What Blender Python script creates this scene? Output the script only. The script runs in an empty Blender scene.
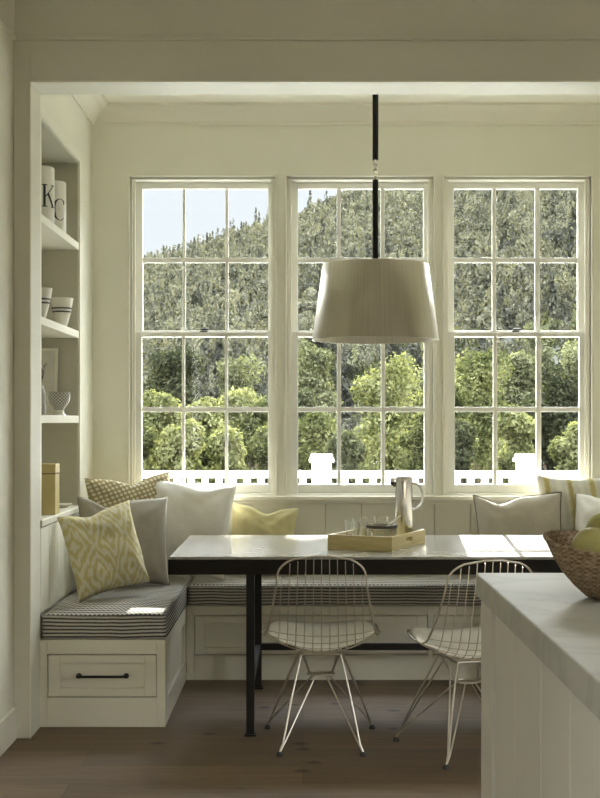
import bpy, bmesh, math, random
from mathutils import Vector, Matrix, noise
random.seed(7)
SC = bpy.context.scene
COL = SC.collection
F = 1300.0
EYE = 1.33
def P(px, py, d):
    return Vector(((px-303.0)/F*d, d, EYE-(py-420.0)/F*d))

# ------------------------------------------------------------------ materials
class NT:
    def __init__(s, name):
        s.m = bpy.data.materials.new(name); s.m.use_nodes = True
        s.t = s.m.node_tree; s.t.nodes.clear()
        s.out = s.n('ShaderNodeOutputMaterial')
    def n(s, typ, **kw):
        nd = s.t.nodes.new(typ)
        for k, v in kw.items(): setattr(nd, k, v)
        return nd
    def l(s, a, b): s.t.links.new(a, b)
    def math(s, op, a, b=None, c=None):
        nd = s.n('ShaderNodeMath', operation=op)
        for i, v in enumerate((a, b, c)):
            if v is None: continue
            if isinstance(v, (int, float)): nd.inputs[i].default_value = v
            else: s.l(v, nd.inputs[i])
        return nd.outputs[0]
    def ramp(s, fac, stops, interp='LINEAR'):
        nd = s.n('ShaderNodeValToRGB'); cr = nd.color_ramp; cr.interpolation = interp
        while len(cr.elements) < len(stops): cr.elements.new(0.5)
        for e, (p, c) in zip(cr.elements, stops):
            e.position = p; e.color = (*c, 1)
        s.l(fac, nd.inputs[0]); return nd.outputs[0]
    def noise(s, vec, scale, detail=3, rough=.5):
        nd = s.n('ShaderNodeTexNoise'); nd.inputs['Scale'].default_value = scale
        nd.inputs['Detail'].default_value = detail; nd.inputs['Roughness'].default_value = rough
        if vec is not None: s.l(vec, nd.inputs['Vector'])
        return nd.outputs[0]
    def mapping(s, vec, scale=(1,1,1), rot=(0,0,0), loc=(0,0,0)):
        nd = s.n('ShaderNodeMapping'); nd.inputs['Scale'].default_value = scale
        nd.inputs['Rotation'].default_value = rot; nd.inputs['Location'].default_value = loc
        s.l(vec, nd.inputs['Vector']); return nd.outputs[0]
    def mix(s, fac, a, b, blend='MIX'):
        nd = s.n('ShaderNodeMix', data_type='RGBA', blend_type=blend)
        for i, v in ((0, fac), (6, a), (7, b)):
            if isinstance(v, (int, float)): nd.inputs[i].default_value = v
            elif isinstance(v, tuple): nd.inputs[i].default_value = (*v, 1)
            else: s.l(v, nd.inputs[i])
        return nd.outputs[2]
    def obj(s): return s.n('ShaderNodeTexCoord').outputs['Object']
    def pbr(s, col, rough=.5, metal=0., bump=None, bstr=.2, bdist=.01, **kw):
        b = s.n('ShaderNodeBsdfPrincipled')
        if isinstance(col, tuple): b.inputs['Base Color'].default_value = (*col, 1)
        else: s.l(col, b.inputs['Base Color'])
        if isinstance(rough, (int, float)): b.inputs['Roughness'].default_value = rough
        else: s.l(rough, b.inputs['Roughness'])
        b.inputs['Metallic'].default_value = metal
        for k, v in kw.items(): b.inputs[k.replace('_', ' ')].default_value = v
        if bump is not None:
            bn = s.n('ShaderNodeBump'); bn.inputs['Strength'].default_value = bstr
            bn.inputs['Distance'].default_value = bdist
            s.l(bump, bn.inputs['Height']); s.l(bn.outputs[0], b.inputs['Normal'])
        s.l(b.outputs[0], s.out.inputs['Surface']); return b

def paint(name, c, rough=.45, var=.03):
    t = NT(name); o = t.obj()
    f = t.noise(o, 1.7, 4)
    col = t.ramp(f, [(.3, tuple(x*(1-var) for x in c)), (.7, tuple(min(1, x*(1+var)) for x in c))])
    t.pbr(col, rough, bump=t.noise(o, 90, 2), bstr=.04, bdist=.002)
    return t.m
def plain(name, c, rough=.5, metal=0., **kw):
    t = NT(name); o = t.obj()
    f = t.noise(o, 12, 3)
    col = t.ramp(f, [(.3, tuple(x*.94 for x in c)), (.7, tuple(min(1, x*1.05) for x in c))])
    t.pbr(col, rough, metal, **kw); return t.m

M = {}
WC = (.79, .775, .665)
M['wall'] = paint('cream_wall_paint', WC)
M['trim'] = paint('cream_trim_paint', (.83, .805, .70), .35)
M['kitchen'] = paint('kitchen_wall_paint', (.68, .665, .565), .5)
M['ceiling'] = paint('ceiling_paint', (.88, .86, .75), .6)
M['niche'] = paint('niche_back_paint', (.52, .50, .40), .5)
M['cab'] = paint('cabinet_paint', (.74, .71, .59), .38)
M['island'] = paint('island_paint', (.76, .735, .645), .4)
M['white'] = paint('white_window_paint', (.84, .83, .76), .35)
M['ext_white'] = paint('exterior_white_paint', (.85, .85, .82), .5)
M['black'] = plain('blackened_metal', (.014, .012, .010), .5, 0., Specular_IOR_Level=.25)
M['wood_dark'] = plain('dark_table_edge', (.016, .013, .010), .6, 0., Specular_IOR_Level=.15)
M['chrome'] = plain('chrome_wire', (.62, .575, .49), .42, 1.)
M['steel'] = plain('polished_steel', (.74, .72, .68), .22, 1.)
M['foot'] = plain('dark_rubber_foot', (.03, .03, .03), .5)
M['pad'] = plain('white_leather_pad', (.90, .88, .80), .2)
M['ceramic'] = plain('white_ceramic', (.80, .79, .72), .25)
M['charcoal'] = plain('charcoal_glaze', (.06, .06, .06), .4)
M['ink'] = plain('black_ink', (.012, .012, .012), .5)
M['bulb'] = plain('frosted_bulb_glass', (.8, .8, .76), .3)
M['canvas'] = plain('pale_board_paint', (.72, .70, .62), .5)
M['sprig'] = plain('dark_dried_sprig', (.06, .055, .045), .7)
M['ochre'] = plain('pale_ochre_box', (.60, .50, .22), .5)
M['ochre_dark'] = plain('brown_band', (.22, .15, .07), .5)

def mat_floor():
    t = NT('oak_plank_floor'); o = t.obj()
    v = t.mapping(o, rot=(0, 0, 0))
    br = t.n('ShaderNodeTexBrick'); t.l(v, br.inputs['Vector'])
    br.offset = .37; br.inputs['Scale'].default_value = 1
    br.inputs['Color1'].default_value = (.25, .25, .25, 1); br.inputs['Color2'].default_value = (.8, .8, .8, 1)
    br.inputs['Mortar'].default_value = (.12, .12, .12, 1)
    br.inputs['Mortar Size'].default_value = .0018; br.inputs['Brick Width'].default_value = 2.3
    br.inputs['Row Height'].default_value = .25; br.inputs['Bias'].default_value = 0
    bw = t.n('ShaderNodeRGBToBW'); t.l(br.outputs['Color'], bw.inputs[0])
    w = t.n('ShaderNodeTexNoise', noise_dimensions='4D')
    t.l(t.mapping(o, (1.1, 17, 1)), w.inputs['Vector']); t.l(t.math('MULTIPLY', bw.outputs[0], 37.), w.inputs['W'])
    w.inputs['Scale'].default_value = 2.2; w.inputs['Detail'].default_value = 7; w.inputs['Distortion'].default_value = .6
    w.inputs['Roughness'].default_value = .62
    c = t.ramp(w.outputs[0], [(.25, (.118, .080, .046)), (.5, (.190, .133, .079)), (.75, (.250, .184, .114))])
    tone = t.ramp(bw.outputs[0], [(.0, (.4, .36, .3)), (.2, (.72, .72, .74)), (.85, (1.1, 1.07, 1.02))])
    c = t.mix(1., c, tone, 'MULTIPLY')
    kn = t.n('ShaderNodeTexVoronoi', voronoi_dimensions='2D'); t.l(t.mapping(o, (1.0, 1.5, 1)), kn.inputs['Vector']); kn.inputs['Scale'].default_value = 2.2
    kf = t.ramp(kn.outputs['Distance'], [(.025, (1, 1, 1)), (.095, (0, 0, 0))])
    kb = t.n('ShaderNodeRGBToBW'); t.l(kf, kb.inputs[0])
    kk = t.math('MULTIPLY', kb.outputs[0], t.math('GREATER_THAN', t.noise(o, 1.3, 2), .5))
    c = t.mix(kk, c, (.05, .03, .018))
    t.pbr(c, t.math('MULTIPLY_ADD', w.outputs[0], .25, .42), bump=bw.outputs[0], bstr=.3, bdist=.003, Specular_IOR_Level=.3)
    return t.m
M['floor'] = mat_floor()

def mat_marble(name, base, vein, scale=3., rough=.25, spec=.3):
    t = NT(name); o = t.obj()
    n1 = t.noise(o, scale, 8, .6)
    d = t.n('ShaderNodeVectorMath', operation='ADD'); t.l(o, d.inputs[0])
    sc = t.n('ShaderNodeVectorMath', operation='SCALE'); sc.inputs['Scale'].default_value = .6
    nn = t.n('ShaderNodeTexNoise'); nn.inputs['Scale'].default_value = 2.2; t.l(o, nn.inputs['Vector'])
    t.l(nn.outputs['Color'], sc.inputs[0]); t.l(sc.outputs[0], d.inputs[1])
    n2 = t.noise(d.outputs[0], scale*1.2, 6, .55)
    v = t.math('ABSOLUTE', t.math('SUBTRACT', n2, .5))
    vv = t.ramp(v, [(0., vein), (.035, tuple(b*.95 for b in base)), (.12, base)])
    c = t.mix(.35, vv, t.ramp(n1, [(.3, tuple(b*.82 for b in base)), (.7, tuple(min(1, b*1.08) for b in base))]))
    b = t.pbr(c, rough); b.inputs['Specular IOR Level'].default_value = spec; return t.m
M['marble'] = mat_marble('pale_marble', (.56, .545, .475), (.45, .435, .385), 2.2, .5, .2)
M['tabletop'] = mat_marble('grey_stone_table_top', (.36, .345, .30), (.24, .23, .20), 9., .15, .3)

def mat_ticking():
    # dark charcoal / cream stripes following the cushion's boxing, finely chevroned on top
    t = NT('striped_ticking_fabric'); o = t.obj()
    sx = t.n('ShaderNodeSeparateXYZ'); t.l(o, sx.inputs[0])
    g = t.n('ShaderNodeNewGeometry'); sn = t.n('ShaderNodeSeparateXYZ'); t.l(g.outputs['Normal'], sn.inputs[0])
    top = t.math('GREATER_THAN', sn.outputs[2], .72)
    wob = t.math('MULTIPLY', t.math('SUBTRACT', t.noise(o, 5, 2), .5), .014)
    zz = t.math('ADD', sx.outputs[2], wob)
    side = t.math('SINE', t.math('MULTIPLY', zz, 2*math.pi/.0155))
    chev = t.math('MULTIPLY', t.math('PINGPONG', sx.outputs[0], .010), 1.6)
    yy = t.math('ADD', t.math('ADD', sx.outputs[1], chev), wob)
    tops = t.math('SINE', t.math('MULTIPLY', yy, 2*math.pi/.044))
    m = t.n('ShaderNodeMix', data_type='FLOAT'); t.l(top, m.inputs[0]); t.l(side, m.inputs[2]); t.l(tops, m.inputs[3])
    f = t.math('MULTIPLY_ADD', m.outputs[0], .5, .5)
    f = t.math('ADD', f, t.math('MULTIPLY', t.math('SUBTRACT', t.noise(o, 320, 2), .5), .7))
    c = t.ramp(f, [(.25, (.06, .056, .06)), (.60, (.56, .53, .46))])
    t.pbr(c, .9, bump=f, bstr=.3, bdist=.003); return t.m
M['ticking'] = mat_ticking()

def linen(name, c, var=.1, tr=0.):
    t = NT(name); o = t.obj()
    f = t.noise(o, 260, 2)
    f2 = t.noise(o, 6, 3)
    ff = t.math('ADD', t.math('MULTIPLY', f, .6), t.math('MULTIPLY', f2, .4))
    col = t.ramp(ff, [(.35, tuple(x*(1-var) for x in c)), (.65, tuple(min(1, x*(1+var)) for x in c))])
    t.pbr(col, .95, bump=f, bstr=.25, bdist=.002); return t.m
M['linen_grey'] = linen('grey_linen', (.40, .375, .32))
M['linen_taupe'] = linen('taupe_linen', (.50, .46, .38))
M['linen_white'] = linen('white_linen', (.78, .76, .70))
M['linen_yellow'] = linen('soft_yellow_linen', (.66, .60, .33))
M['piping_dark'] = linen('dark_taupe_piping', (.16, .14, .11))

def mat_ikat():
    t = NT('yellow_ikat_fabric'); o = t.obj()
    sx = t.n('ShaderNodeSeparateXYZ'); t.l(o, sx.inputs[0])
    nz = t.noise(t.mapping(o, (30, 30, 4)), 1.6, 3)
    # nested diamonds stretched up and down, with raggedy dyed ends
    a = t.math('PINGPONG', t.math('ADD', sx.outputs[0], .0), .085)
    b = t.math('PINGPONG', t.math('ADD', sx.outputs[2], t.math('MULTIPLY', nz, .10)), .15)
    d = t.math('ADD', t.math('MULTIPLY', a, 1.7), b)
    s = t.math('SINE', t.math('MULTIPLY', d, 2*math.pi/.06))
    s = t.math('ADD', s, t.math('MULTIPLY', t.math('SUBTRACT', t.noise(t.mapping(o, (80, 80, 7)), 1.5, 3), .5), 3.6))
    c = t.ramp(t.math('MULTIPLY_ADD', s, .5, .5), [(.22, (.60, .53, .25)), (.5, (.66, .605, .37)), (.8, (.73, .70, .54))])
    t.pbr(c, .92, bump=t.noise(o, 260, 2), bstr=.2, bdist=.002); return t.m
M['ikat'] = mat_ikat()

def mat_dots():
    t = NT('ochre_dotted_weave'); o = t.obj()
    v = t.n('ShaderNodeTexVoronoi'); v.inputs['Scale'].default_value = 1; v.inputs['Randomness'].default_value = .12
    t.l(t.mapping(o, (38, .01, 46), (0, .25, 0)), v.inputs['Vector'])
    c = t.ramp(v.outputs['Distance'], [(.26, (.70, .67, .52)), (.42, (.34, .27, .12))])
    t.pbr(c, .95, bump=v.outputs['Distance'], bstr=.4, bdist=.004); return t.m
M['dots'] = mat_dots()

def mat_bands():
    t = NT('cream_and_gold_banded_fabric'); o = t.obj()
    sx = t.n('ShaderNodeSeparateXYZ'); t.l(o, sx.inputs[0])
    x = t.math('ADD', sx.outputs[0], t.math('MULTIPLY', t.math('SUBTRACT', t.noise(o, 45, 3), .5), .022))
    x = t.math('ADD', x, t.math('MULTIPLY', sx.outputs[2], .12))
    p = t.math('PINGPONG', x, .06)
    f = t.math('MULTIPLY', p, 1/.06)
    c = t.ramp(f, [(.10, (.52, .44, .20)), (.22, (.62, .57, .36)), (.34, (.70, .69, .60)), (.62, (.66, .66, .60)), (.9, (.76, .75, .68))])
    t.pbr(c, .95, bump=t.noise(o, 220, 2), bstr=.3, bdist=.002); return t.m
M['bands'] = mat_bands()

def mat_shade():
    t = NT('brushed_nickel_shade'); o = t.obj()
    sx = t.n('ShaderNodeSeparateXYZ'); t.l(o, sx.inputs[0])
    ang = t.math('ARCTAN2', sx.outputs[0], sx.outputs[1])
    cb = t.n('ShaderNodeCombineXYZ'); t.l(ang, cb.inputs[0]); t.l(t.math('MULTIPLY', sx.outputs[2], .03), cb.inputs[1])
    n = t.noise(cb.outputs[0], 30, 4, .6)
    c = t.ramp(n, [(.3, (.46, .425, .35)), (.7, (.56, .525, .44))])
    b = t.pbr(c, .33, 1.)
    b.inputs['Anisotropic'].default_value = .4
    return t.m
M['shade'] = mat_shade()

def mat_glass(name, ior_f=.06, tint=(.985, .99, .98), k=.7):
    t = NT(name)
    tr = t.n('ShaderNodeBsdfTransparent'); tr.inputs[0].default_value = (*tint, 1)
    gl = t.n('ShaderNodeBsdfGlossy'); gl.inputs['Roughness'].default_value = .02; gl.inputs[0].default_value = (1, 1, 1, 1)
    lw = t.n('ShaderNodeLayerWeight'); lw.inputs[0].default_value = .25
    f = t.math('MULTIPLY_ADD', lw.outputs['Fresnel'], k, ior_f*.3)
    mx = t.n('ShaderNodeMixShader'); t.l(f, mx.inputs[0]); t.l(tr.outputs[0], mx.inputs[1]); t.l(gl.outputs[0], mx.inputs[2])
    t.l(mx.outputs[0], t.out.inputs['Surface']); return t.m
M['pane'] = mat_glass('window_glass', .02)
M['glass'] = mat_glass('clear_drinking_glass', .2, (.97, .975, .96), .45)
M['glassgrey'] = mat_glass('smoky_bowl_glass', .35, (.90, .90, .88), .6)

def mat_wood(name, c1, c2, axis=(30, 3, 30), rough=.5):
    t = NT(name); o = t.obj()
    n = t.noise(t.mapping(o, axis), 1.5, 5, .6)
    t.pbr(t.ramp(n, [(.3, c1), (.7, c2)]), rough); return t.m
M['tray'] = mat_wood('pale_bamboo', (.50, .40, .17), (.64, .54, .26), (4, 4, 60))
M['trunk'] = mat_wood('bark', (.07, .05, .035), (.16, .12, .09), (8, 8, 2), .9)

def mat_basket():
    t = NT('woven_seagrass'); o = t.obj()
    sx = t.n('ShaderNodeSeparateXYZ'); t.l(o, sx.inputs[0])
    ang = t.math('ARCTAN2', sx.outputs[0], sx.outputs[1])
    a = t.math('SINE', t.math('ADD', t.math('MULTIPLY', ang, 44), t.math('MULTIPLY', sx.outputs[2], 160)))
    b = t.math('SINE', t.math('MULTIPLY', sx.outputs[2], 2*math.pi/.0105))
    f = t.math('MULTIPLY_ADD', t.math('MULTIPLY', a, b), .16, t.math('MULTIPLY_ADD', b, .08, .5))
    f = t.math('ADD', f, t.math('MULTIPLY', t.math('SUBTRACT', t.noise(o, 75, 4), .5), 1.1))
    c = t.ramp(f, [(.2, (.16, .10, .055)), (.5, (.33, .235, .14)), (.85, (.52, .41, .28))])
    t.pbr(c, .85, bump=f, bstr=.8, bdist=.005); return t.m
M['basket'] = mat_basket()
def mat_fruit():
    t = NT('yellow_green_fruit_skin'); o = t.obj()
    n = t.noise(o, 12, 3)
    sp = t.noise(o, 260, 2)
    c = t.ramp(n, [(.3, (.42, .40, .13)), (.7, (.54, .50, .20))])
    c = t.mix(t.ramp(sp, [(.60, (0, 0, 0)), (.7, (.35, .35, .35))]), c, (.30, .27, .10))
    t.pbr(c, .42); return t.m
M['fruit'] = mat_fruit()
def mat_knit():
    t = NT('charcoal_and_white_pattern_glaze'); o = t.obj()
    sx = t.n('ShaderNodeSeparateXYZ'); t.l(o, sx.inputs[0])
    ang = t.math('ARCTAN2', sx.outputs[0], sx.outputs[1])
    a = t.math('SINE', t.math('MULTIPLY', ang, 18))
    b = t.math('SINE', t.math('MULTIPLY', sx.outputs[2], 2*math.pi/.016))
    f = t.math('MULTIPLY_ADD', t.math('MULTIPLY', a, b), .5, .5)
    t.pbr(t.ramp(f, [(.4, (.10, .10, .09)), (.6, (.62, .60, .53))]), .5); return t.m
M['knit'] = mat_knit()

def mat_leaf(name, c1, c2, c3, scale=.9, tr=.35):
    t = NT(name)
    oi = t.n('ShaderNodeObjectInfo'); g = t.n('ShaderNodeNewGeometry')
    o = g.outputs['Position']
    n = t.noise(o, scale, 3)
    r = t.math('ADD', t.math('MULTIPLY', g.outputs['Random Per Island'], .38), t.math('MULTIPLY_ADD', n, 1.5, -.37))
    r = t.math('ADD', r, t.math('MULTIPLY', t.math('SUBTRACT', oi.outputs['Random'], .5), .35))
    c = t.ramp(r, [(.25, c1), (.55, c2), (.9, c3)])
    d = t.n('ShaderNodeBsdfDiffuse'); t.l(c, d.inputs[0])
    tl = t.n('ShaderNodeBsdfTranslucent'); t.l(t.mix(1., c, (1., 1.0, .6), 'MULTIPLY'), tl.inputs[0])
    mx = t.n('ShaderNodeMixShader'); mx.inputs[0].default_value = tr
    t.l(d.outputs[0], mx.inputs[1]); t.l(tl.outputs[0], mx.inputs[2])
    t.l(mx.outputs[0], t.out.inputs['Surface']); return t.m
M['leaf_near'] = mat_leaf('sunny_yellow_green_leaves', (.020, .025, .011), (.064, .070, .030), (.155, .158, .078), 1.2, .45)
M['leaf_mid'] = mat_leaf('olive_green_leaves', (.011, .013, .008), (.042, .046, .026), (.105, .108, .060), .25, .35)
M['leaf_far'] = mat_leaf('haze_greyed_hillside_leaves', (.0098, .0106, .0098), (.0315, .0325, .0270), (.080, .078, .055), .22, .3)  # distance haze is greyed into the leaf colour
M['hill'] = plain('dry_grass_hillside', (.028, .029, .021), .95)

# ------------------------------------------------------------------ mesh builder
class MB:
    def __init__(s): s.v = []; s.f = []; s.mi = []; s.m = 0
    def add(s, vs, fs):
        b = len(s.v); s.v += [tuple(v) for v in vs]
        s.f += [tuple(b+i for i in f) for f in fs]; s.mi += [s.m]*len(fs)
    def box(s, x0, x1, y0, y1, z0, z1):
        x0, x1 = min(x0, x1), max(x0, x1); y0, y1 = min(y0, y1), max(y0, y1); z0, z1 = min(z0, z1), max(z0, z1)
        s.add([(x0,y0,z0),(x1,y0,z0),(x1,y1,z0),(x0,y1,z0),(x0,y0,z1),(x1,y0,z1),(x1,y1,z1),(x0,y1,z1)],
              [(0,3,2,1),(4,5,6,7),(0,1,5,4),(1,2,6,5),(2,3,7,6),(3,0,4,7)]); return s
    def tube(s, path, r, n=8, closed=False, caps=True):
        path = [Vector(p) for p in path]
        if len(path) < 2: return s
        m = len(path); rings = []
        rr = r if isinstance(r, (list, tuple)) else [r]*m
        up = None
        for i, p in enumerate(path):
            a = path[(i-1) % m] if (closed or i > 0) else p
            b = path[(i+1) % m] if (closed or i < m-1) else p
            t = (b-a)
            if t.length < 1e-9: t = Vector((0, 0, 1))
            t.normalize()
            if up is None:
                up = t.orthogonal().normalized()
            up = (up - t*up.dot(t))
            if up.length < 1e-6: up = t.orthogonal()
            up.normalize(); w = t.cross(up)
            rings.append([p + (up*math.cos(2*math.pi*k/n)+w*math.sin(2*math.pi*k/n))*rr[i] for k in range(n)])
        vs = [q for rg in rings for q in rg]; fs = []
        for i in range(m if closed else m-1):
            j = (i+1) % m
            for k in range(n):
                fs.append((i*n+k, i*n+(k+1) % n, j*n+(k+1) % n, j*n+k))
        if caps and not closed:
            fs.append(tuple(range(n))[::-1]); fs.append(tuple((m-1)*n+k for k in range(n)))
        s.add(vs, fs); return s
    def lathe(s, prof, c=(0, 0, 0), n=32, wave=None):
        vs = []; fs = []; m = len(prof)
        for i, (r, z) in enumerate(prof):
            for k in range(n):
                a = 2*math.pi*k/n; dz = wave(a, i, z) if wave else 0
                vs.append((c[0]+max(r, 1e-5)*math.cos(a), c[1]+max(r, 1e-5)*math.sin(a), c[2]+z+dz))
        for i in range(m-1):
            for k in range(n):
                fs.append((i*n+k, i*n+(k+1) % n, (i+1)*n+(k+1) % n, (i+1)*n+k))
        s.add(vs, fs); return s
    def grid(s, fn, nu, nv, flip=False):
        vs = [fn(i/nu, j/nv) for j in range(nv+1) for i in range(nu+1)]
        fs = []
        for j in range(nv):
            for i in range(nu):
                a = j*(nu+1)+i; q = (a, a+1, a+nu+2, a+nu+1)
                fs.append(q[::-1] if flip else q)
        s.add(vs, fs); return s
    def extrude(s, poly, axis, a, b):
        # poly: list of 2D points; axis 'x','y' or 'z' is the extrusion direction
        def mk(p, t):
            return {'x': (t, p[0], p[1]), 'y': (p[0], t, p[1]), 'z': (p[0], p[1], t)}[axis]
        n = len(poly)
        s.add([mk(p, a) for p in poly]+[mk(p, b) for p in poly],
              [tuple(range(n)), tuple(range(2*n-1, n-1, -1))]+[(i, n+i, n+(i+1) % n, (i+1) % n) for i in range(n)])
        return s
    def build(s, name, mat, parent=None, bevel=0., smooth=False, world=True, seg=2, sharp=40):
        me = bpy.data.meshes.new(name)
        off = Vector((0, 0, 0))
        if parent is not None and world:
            q = parent
            while q is not None: off += q.location; q = q.parent
        me.from_pydata([(v[0]-off.x, v[1]-off.y, v[2]-off.z) for v in s.v], [], s.f)
        mats = mat if isinstance(mat, (list, tuple)) else [mat]
        for x in mats: me.materials.append(x)
        if len(mats) > 1: me.polygons.foreach_set('material_index', s.mi)
        bm = bmesh.new(); bm.from_mesh(me); bmesh.ops.recalc_face_normals(bm, faces=bm.faces); bm.to_mesh(me); bm.free()
        if smooth:
            me.polygons.foreach_set('use_smooth', [True]*len(me.polygons)); me.set_sharp_from_angle(angle=math.radians(sharp))
        me.update()
        o = bpy.data.objects.new(name, me); COL.objects.link(o)
        if parent is not None: o.parent = parent
        if bevel > 0:
            b = o.modifiers.new('edge', 'BEVEL'); b.width = bevel; b.segments = seg; b.limit_method = 'ANGLE'; b.angle_limit = math.radians(50)
        return o

def tag(o, label=None, cat=None, group=None, kind=None):
    if label: o['label'] = label
    if cat: o['category'] = cat
    if group: o['group'] = group
    if kind: o['kind'] = kind
    return o
def empty(name, loc=(0, 0, 0), label=None, cat=None, group=None, kind=None, rz=0):
    o = bpy.data.objects.new(name, None); COL.objects.link(o); o.location = loc; o.rotation_euler = (0, 0, rz)
    o.empty_display_size = .1
    return tag(o, label, cat, group, kind)
def copy_tree(o, parent=None):
    c = o.copy(); COL.objects.link(c)
    if parent is not None: c.parent = parent
    for ch in [x for x in bpy.data.objects if x.parent == o and x is not c]: copy_tree(ch, c)
    return c
def crom(pts, n):
    pts = [Vector(p) for p in pts]; out = []
    q = [pts[0]*2-pts[1]]+pts+[pts[-1]*2-pts[-2]]
    for i in range(1, len(q)-2):
        for k in range(n):
            t = k/n
            a, b, c, d = q[i-1:i+3]
            out.append(.5*((2*b)+(c-a)*t+(2*a-5*b+4*c-d)*t*t+(3*b-a-3*c+d)*t**3))
    out.append(pts[-1]); return out
def struct(mb, name, mat, label, cat, **kw):
    return tag(mb.build(name, mat, **kw), label, cat, kind='structure')

# ------------------------------------------------------------------ the room
XL, XR, YB = -1.15, 1.78, 7.10
XO = -1.138          # alcove left wall, right wall, back wall
YF = 5.44                                 # front plane of the cased opening
ZC, ZH = 3.04, 2.74                       # alcove ceiling, opening head
XK = -1.209                               # kitchen left wall
struct(MB().box(-2.0, 4.4, -1.65, 7.3, -.08, 0), 'floor', M['floor'], 'wide brown oak plank floor with dark knots', 'floor')
struct(MB().box(-1.7, XR+.3, YF+.18, 7.28, ZC, ZC+.12), 'ceiling', M['ceiling'], 'cream ceiling of the window alcove', 'ceiling')
struct(MB().box(-1.7, 4.4, -1.65, YF+.18, 3.35, 3.45), 'ceiling.001', M['ceiling'], 'kitchen ceiling above the island', 'ceiling')
m = MB(); m.box(XK-.15, XK, -1.5, YF+.19, 0, 1.0); m.box(XK-.15, XK, -1.5, YF+.19, 2.4, 3.35); m.box(XK-.15, XK, -1.5, -.9, 1.0, 2.4); m.box(XK-.15, XK, .2, YF+.19, 1.0, 2.4)
struct(m, 'wall_left', M['trim'], 'plain cream kitchen wall beside the cased opening', 'wall')
m = MB(); m.box(4.25, 4.4, -1.5, YF+.19, 0, 1.0); m.box(4.25, 4.4, -1.5, YF+.19, 2.3, 3.35); m.box(4.25, 4.4, -1.5, .6, 1.0, 2.3); m.box(4.25, 4.4, 2.9, YF+.19, 1.0, 2.3)
struct(m, 'wall_kitchen', M['kitchen'], 'far kitchen wall beyond the island with a wide open window bay', 'wall')

struct(MB().box(XK-.15, 4.4, -1.65, -1.5, 0, 3.35), 'wall_rear', M['kitchen'], 'kitchen wall behind the viewpoint', 'wall')
# back wall with three window holes
WX = [(-.946, -.150), (-.088, .712), (.772, 1.574)]
WZ0, WZ1 = .918, 2.658
bw = MB(); y0, y1 = YB, YB+.18
bw.box(-1.7, XR+.3, y0, y1, WZ1, ZC); bw.box(-1.7, XR+.3, y0, y1, -.1, WZ0)
xs = [-1.7]+[x for w in WX for x in w]+[XR+.3]
for i in range(0, 8, 2): bw.box(xs[i], xs[i+1], y0, y1, WZ0, WZ1)
struct(bw, 'wall_back', M['wall'], 'cream back wall of the alcove pierced by three windows', 'wall')
# vertical boards under the sill
wb = MB(); x = XL+.0
edges = [XL]+[(p-303)/183. for p in (144, 180, 216, 252, 291, 325, 361, 397, 434, 470, 506, 542, 578)]+[XR]
for a, b in zip(edges[:-1], edges[1:]): wb.box(a+.0025, b-.0025, YB-.014, YB+.0, .0, .878)
struct(wb, 'trim_1', M['wall'], 'vertical board panelling under the window sill', 'panelling', bevel=.003)
# window stool (sill board) and apron
st = MB(); st.box(XL, XR, YB-.055, YB+.0, .893, .917); st.box(XL, XR, YB-.026, YB, .872, .893)
struct(st, 'trim_2', M['trim'], 'continuous cream sill board beneath the three windows', 'sill', bevel=.005)
# casings around windows
for i, (a, b) in enumerate(WX):
    m = MB(); w = .012; p = .012
    m.box(a-w, a, YB-p, YB+.02, WZ0+.005, WZ1+w); m.box(b, b+w, YB-p, YB+.02, WZ0+.005, WZ1+w); m.box(a, b, YB-p, YB+.02, WZ1, WZ1+w)
    struct(m, 'trim_%d' % (3+i), M['trim'], 'thin raised bead around the %s window' % ('first', 'middle', 'third')[i], 'window casing', bevel=.003)

# alcove left wall with the niche
NY0, NY1, NZ0, NZ1, NX = 5.68, 6.66, .895, 2.655, -1.45
m = MB()
m.box(-1.7, XL, YF+.19, NY0, 0, ZC); m.box(-1.7, XL, NY1, YB, 0, ZC)
m.box(-1.7, XL, NY0, NY1, NZ1, ZC); m.box(-1.7, XL, NY0, NY1, 0, NZ0-.02)
m.box(-1.7, NX, NY0, NY1, NZ0-.02, NZ1)
struct(m, 'wall_alcove_left', M['wall'], 'cream side wall of the alcove holding the shelf niche', 'wall')
# board panelling between bench cushion and niche ledge
m = MB(); ys = [5.64, 5.83, 6.02, 6.21, 6.40, 6.59, 6.78, 6.94, YB-.014]
for a, b in zip(ys[:-1], ys[1:]): m.box(XL, XL+.012, a+.0025, b-.0025, 0.49, .86)
struct(m, 'trim_6', M['wall'], 'vertical board panelling between the bench cushion and the niche ledge', 'panelling', bevel=.003)
# niche cabinet lining = built-in shelving
sh = empty('built_in_shelf', (XL-.15, 6.17, NZ0), 'cream built-in shelving niche with three shelves in the alcove side wall', 'shelving')
m = MB(); t = .012
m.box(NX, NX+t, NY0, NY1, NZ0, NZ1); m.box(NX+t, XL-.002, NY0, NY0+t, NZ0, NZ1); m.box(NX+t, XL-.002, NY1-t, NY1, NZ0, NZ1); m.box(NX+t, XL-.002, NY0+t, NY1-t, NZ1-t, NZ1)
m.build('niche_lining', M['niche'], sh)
m = MB(); m.box(XL, XL+.008, NY0-.045, NY0, NZ0, NZ1+.05); m.box(XL, XL+.008, NY1, NY1+.045, NZ0, NZ1+.05); m.box(XL, XL+.008, NY0, NY1, NZ1, NZ1+.05)
m.build('face_frame', M['trim'], sh, bevel=.003)
for z in (2.235, 1.785, 1.352):
    MB().box(NX+t, XL+.004, NY0+t, NY1-t, z-.036, z).build('shelf', M['trim'], sh, bevel=.003)
MB().box(NX+t, XL+.02, NY0-.045, NY1+.045, NZ0-.03, NZ0).build('ledge', M['trim'], sh, bevel=.004)

struct(MB().box(XR, XR+.15, YF+.19, YB, 0, ZC), 'wall_alcove_right', M['wall'], 'cream side wall of the alcove opposite the niche', 'wall')
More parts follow.
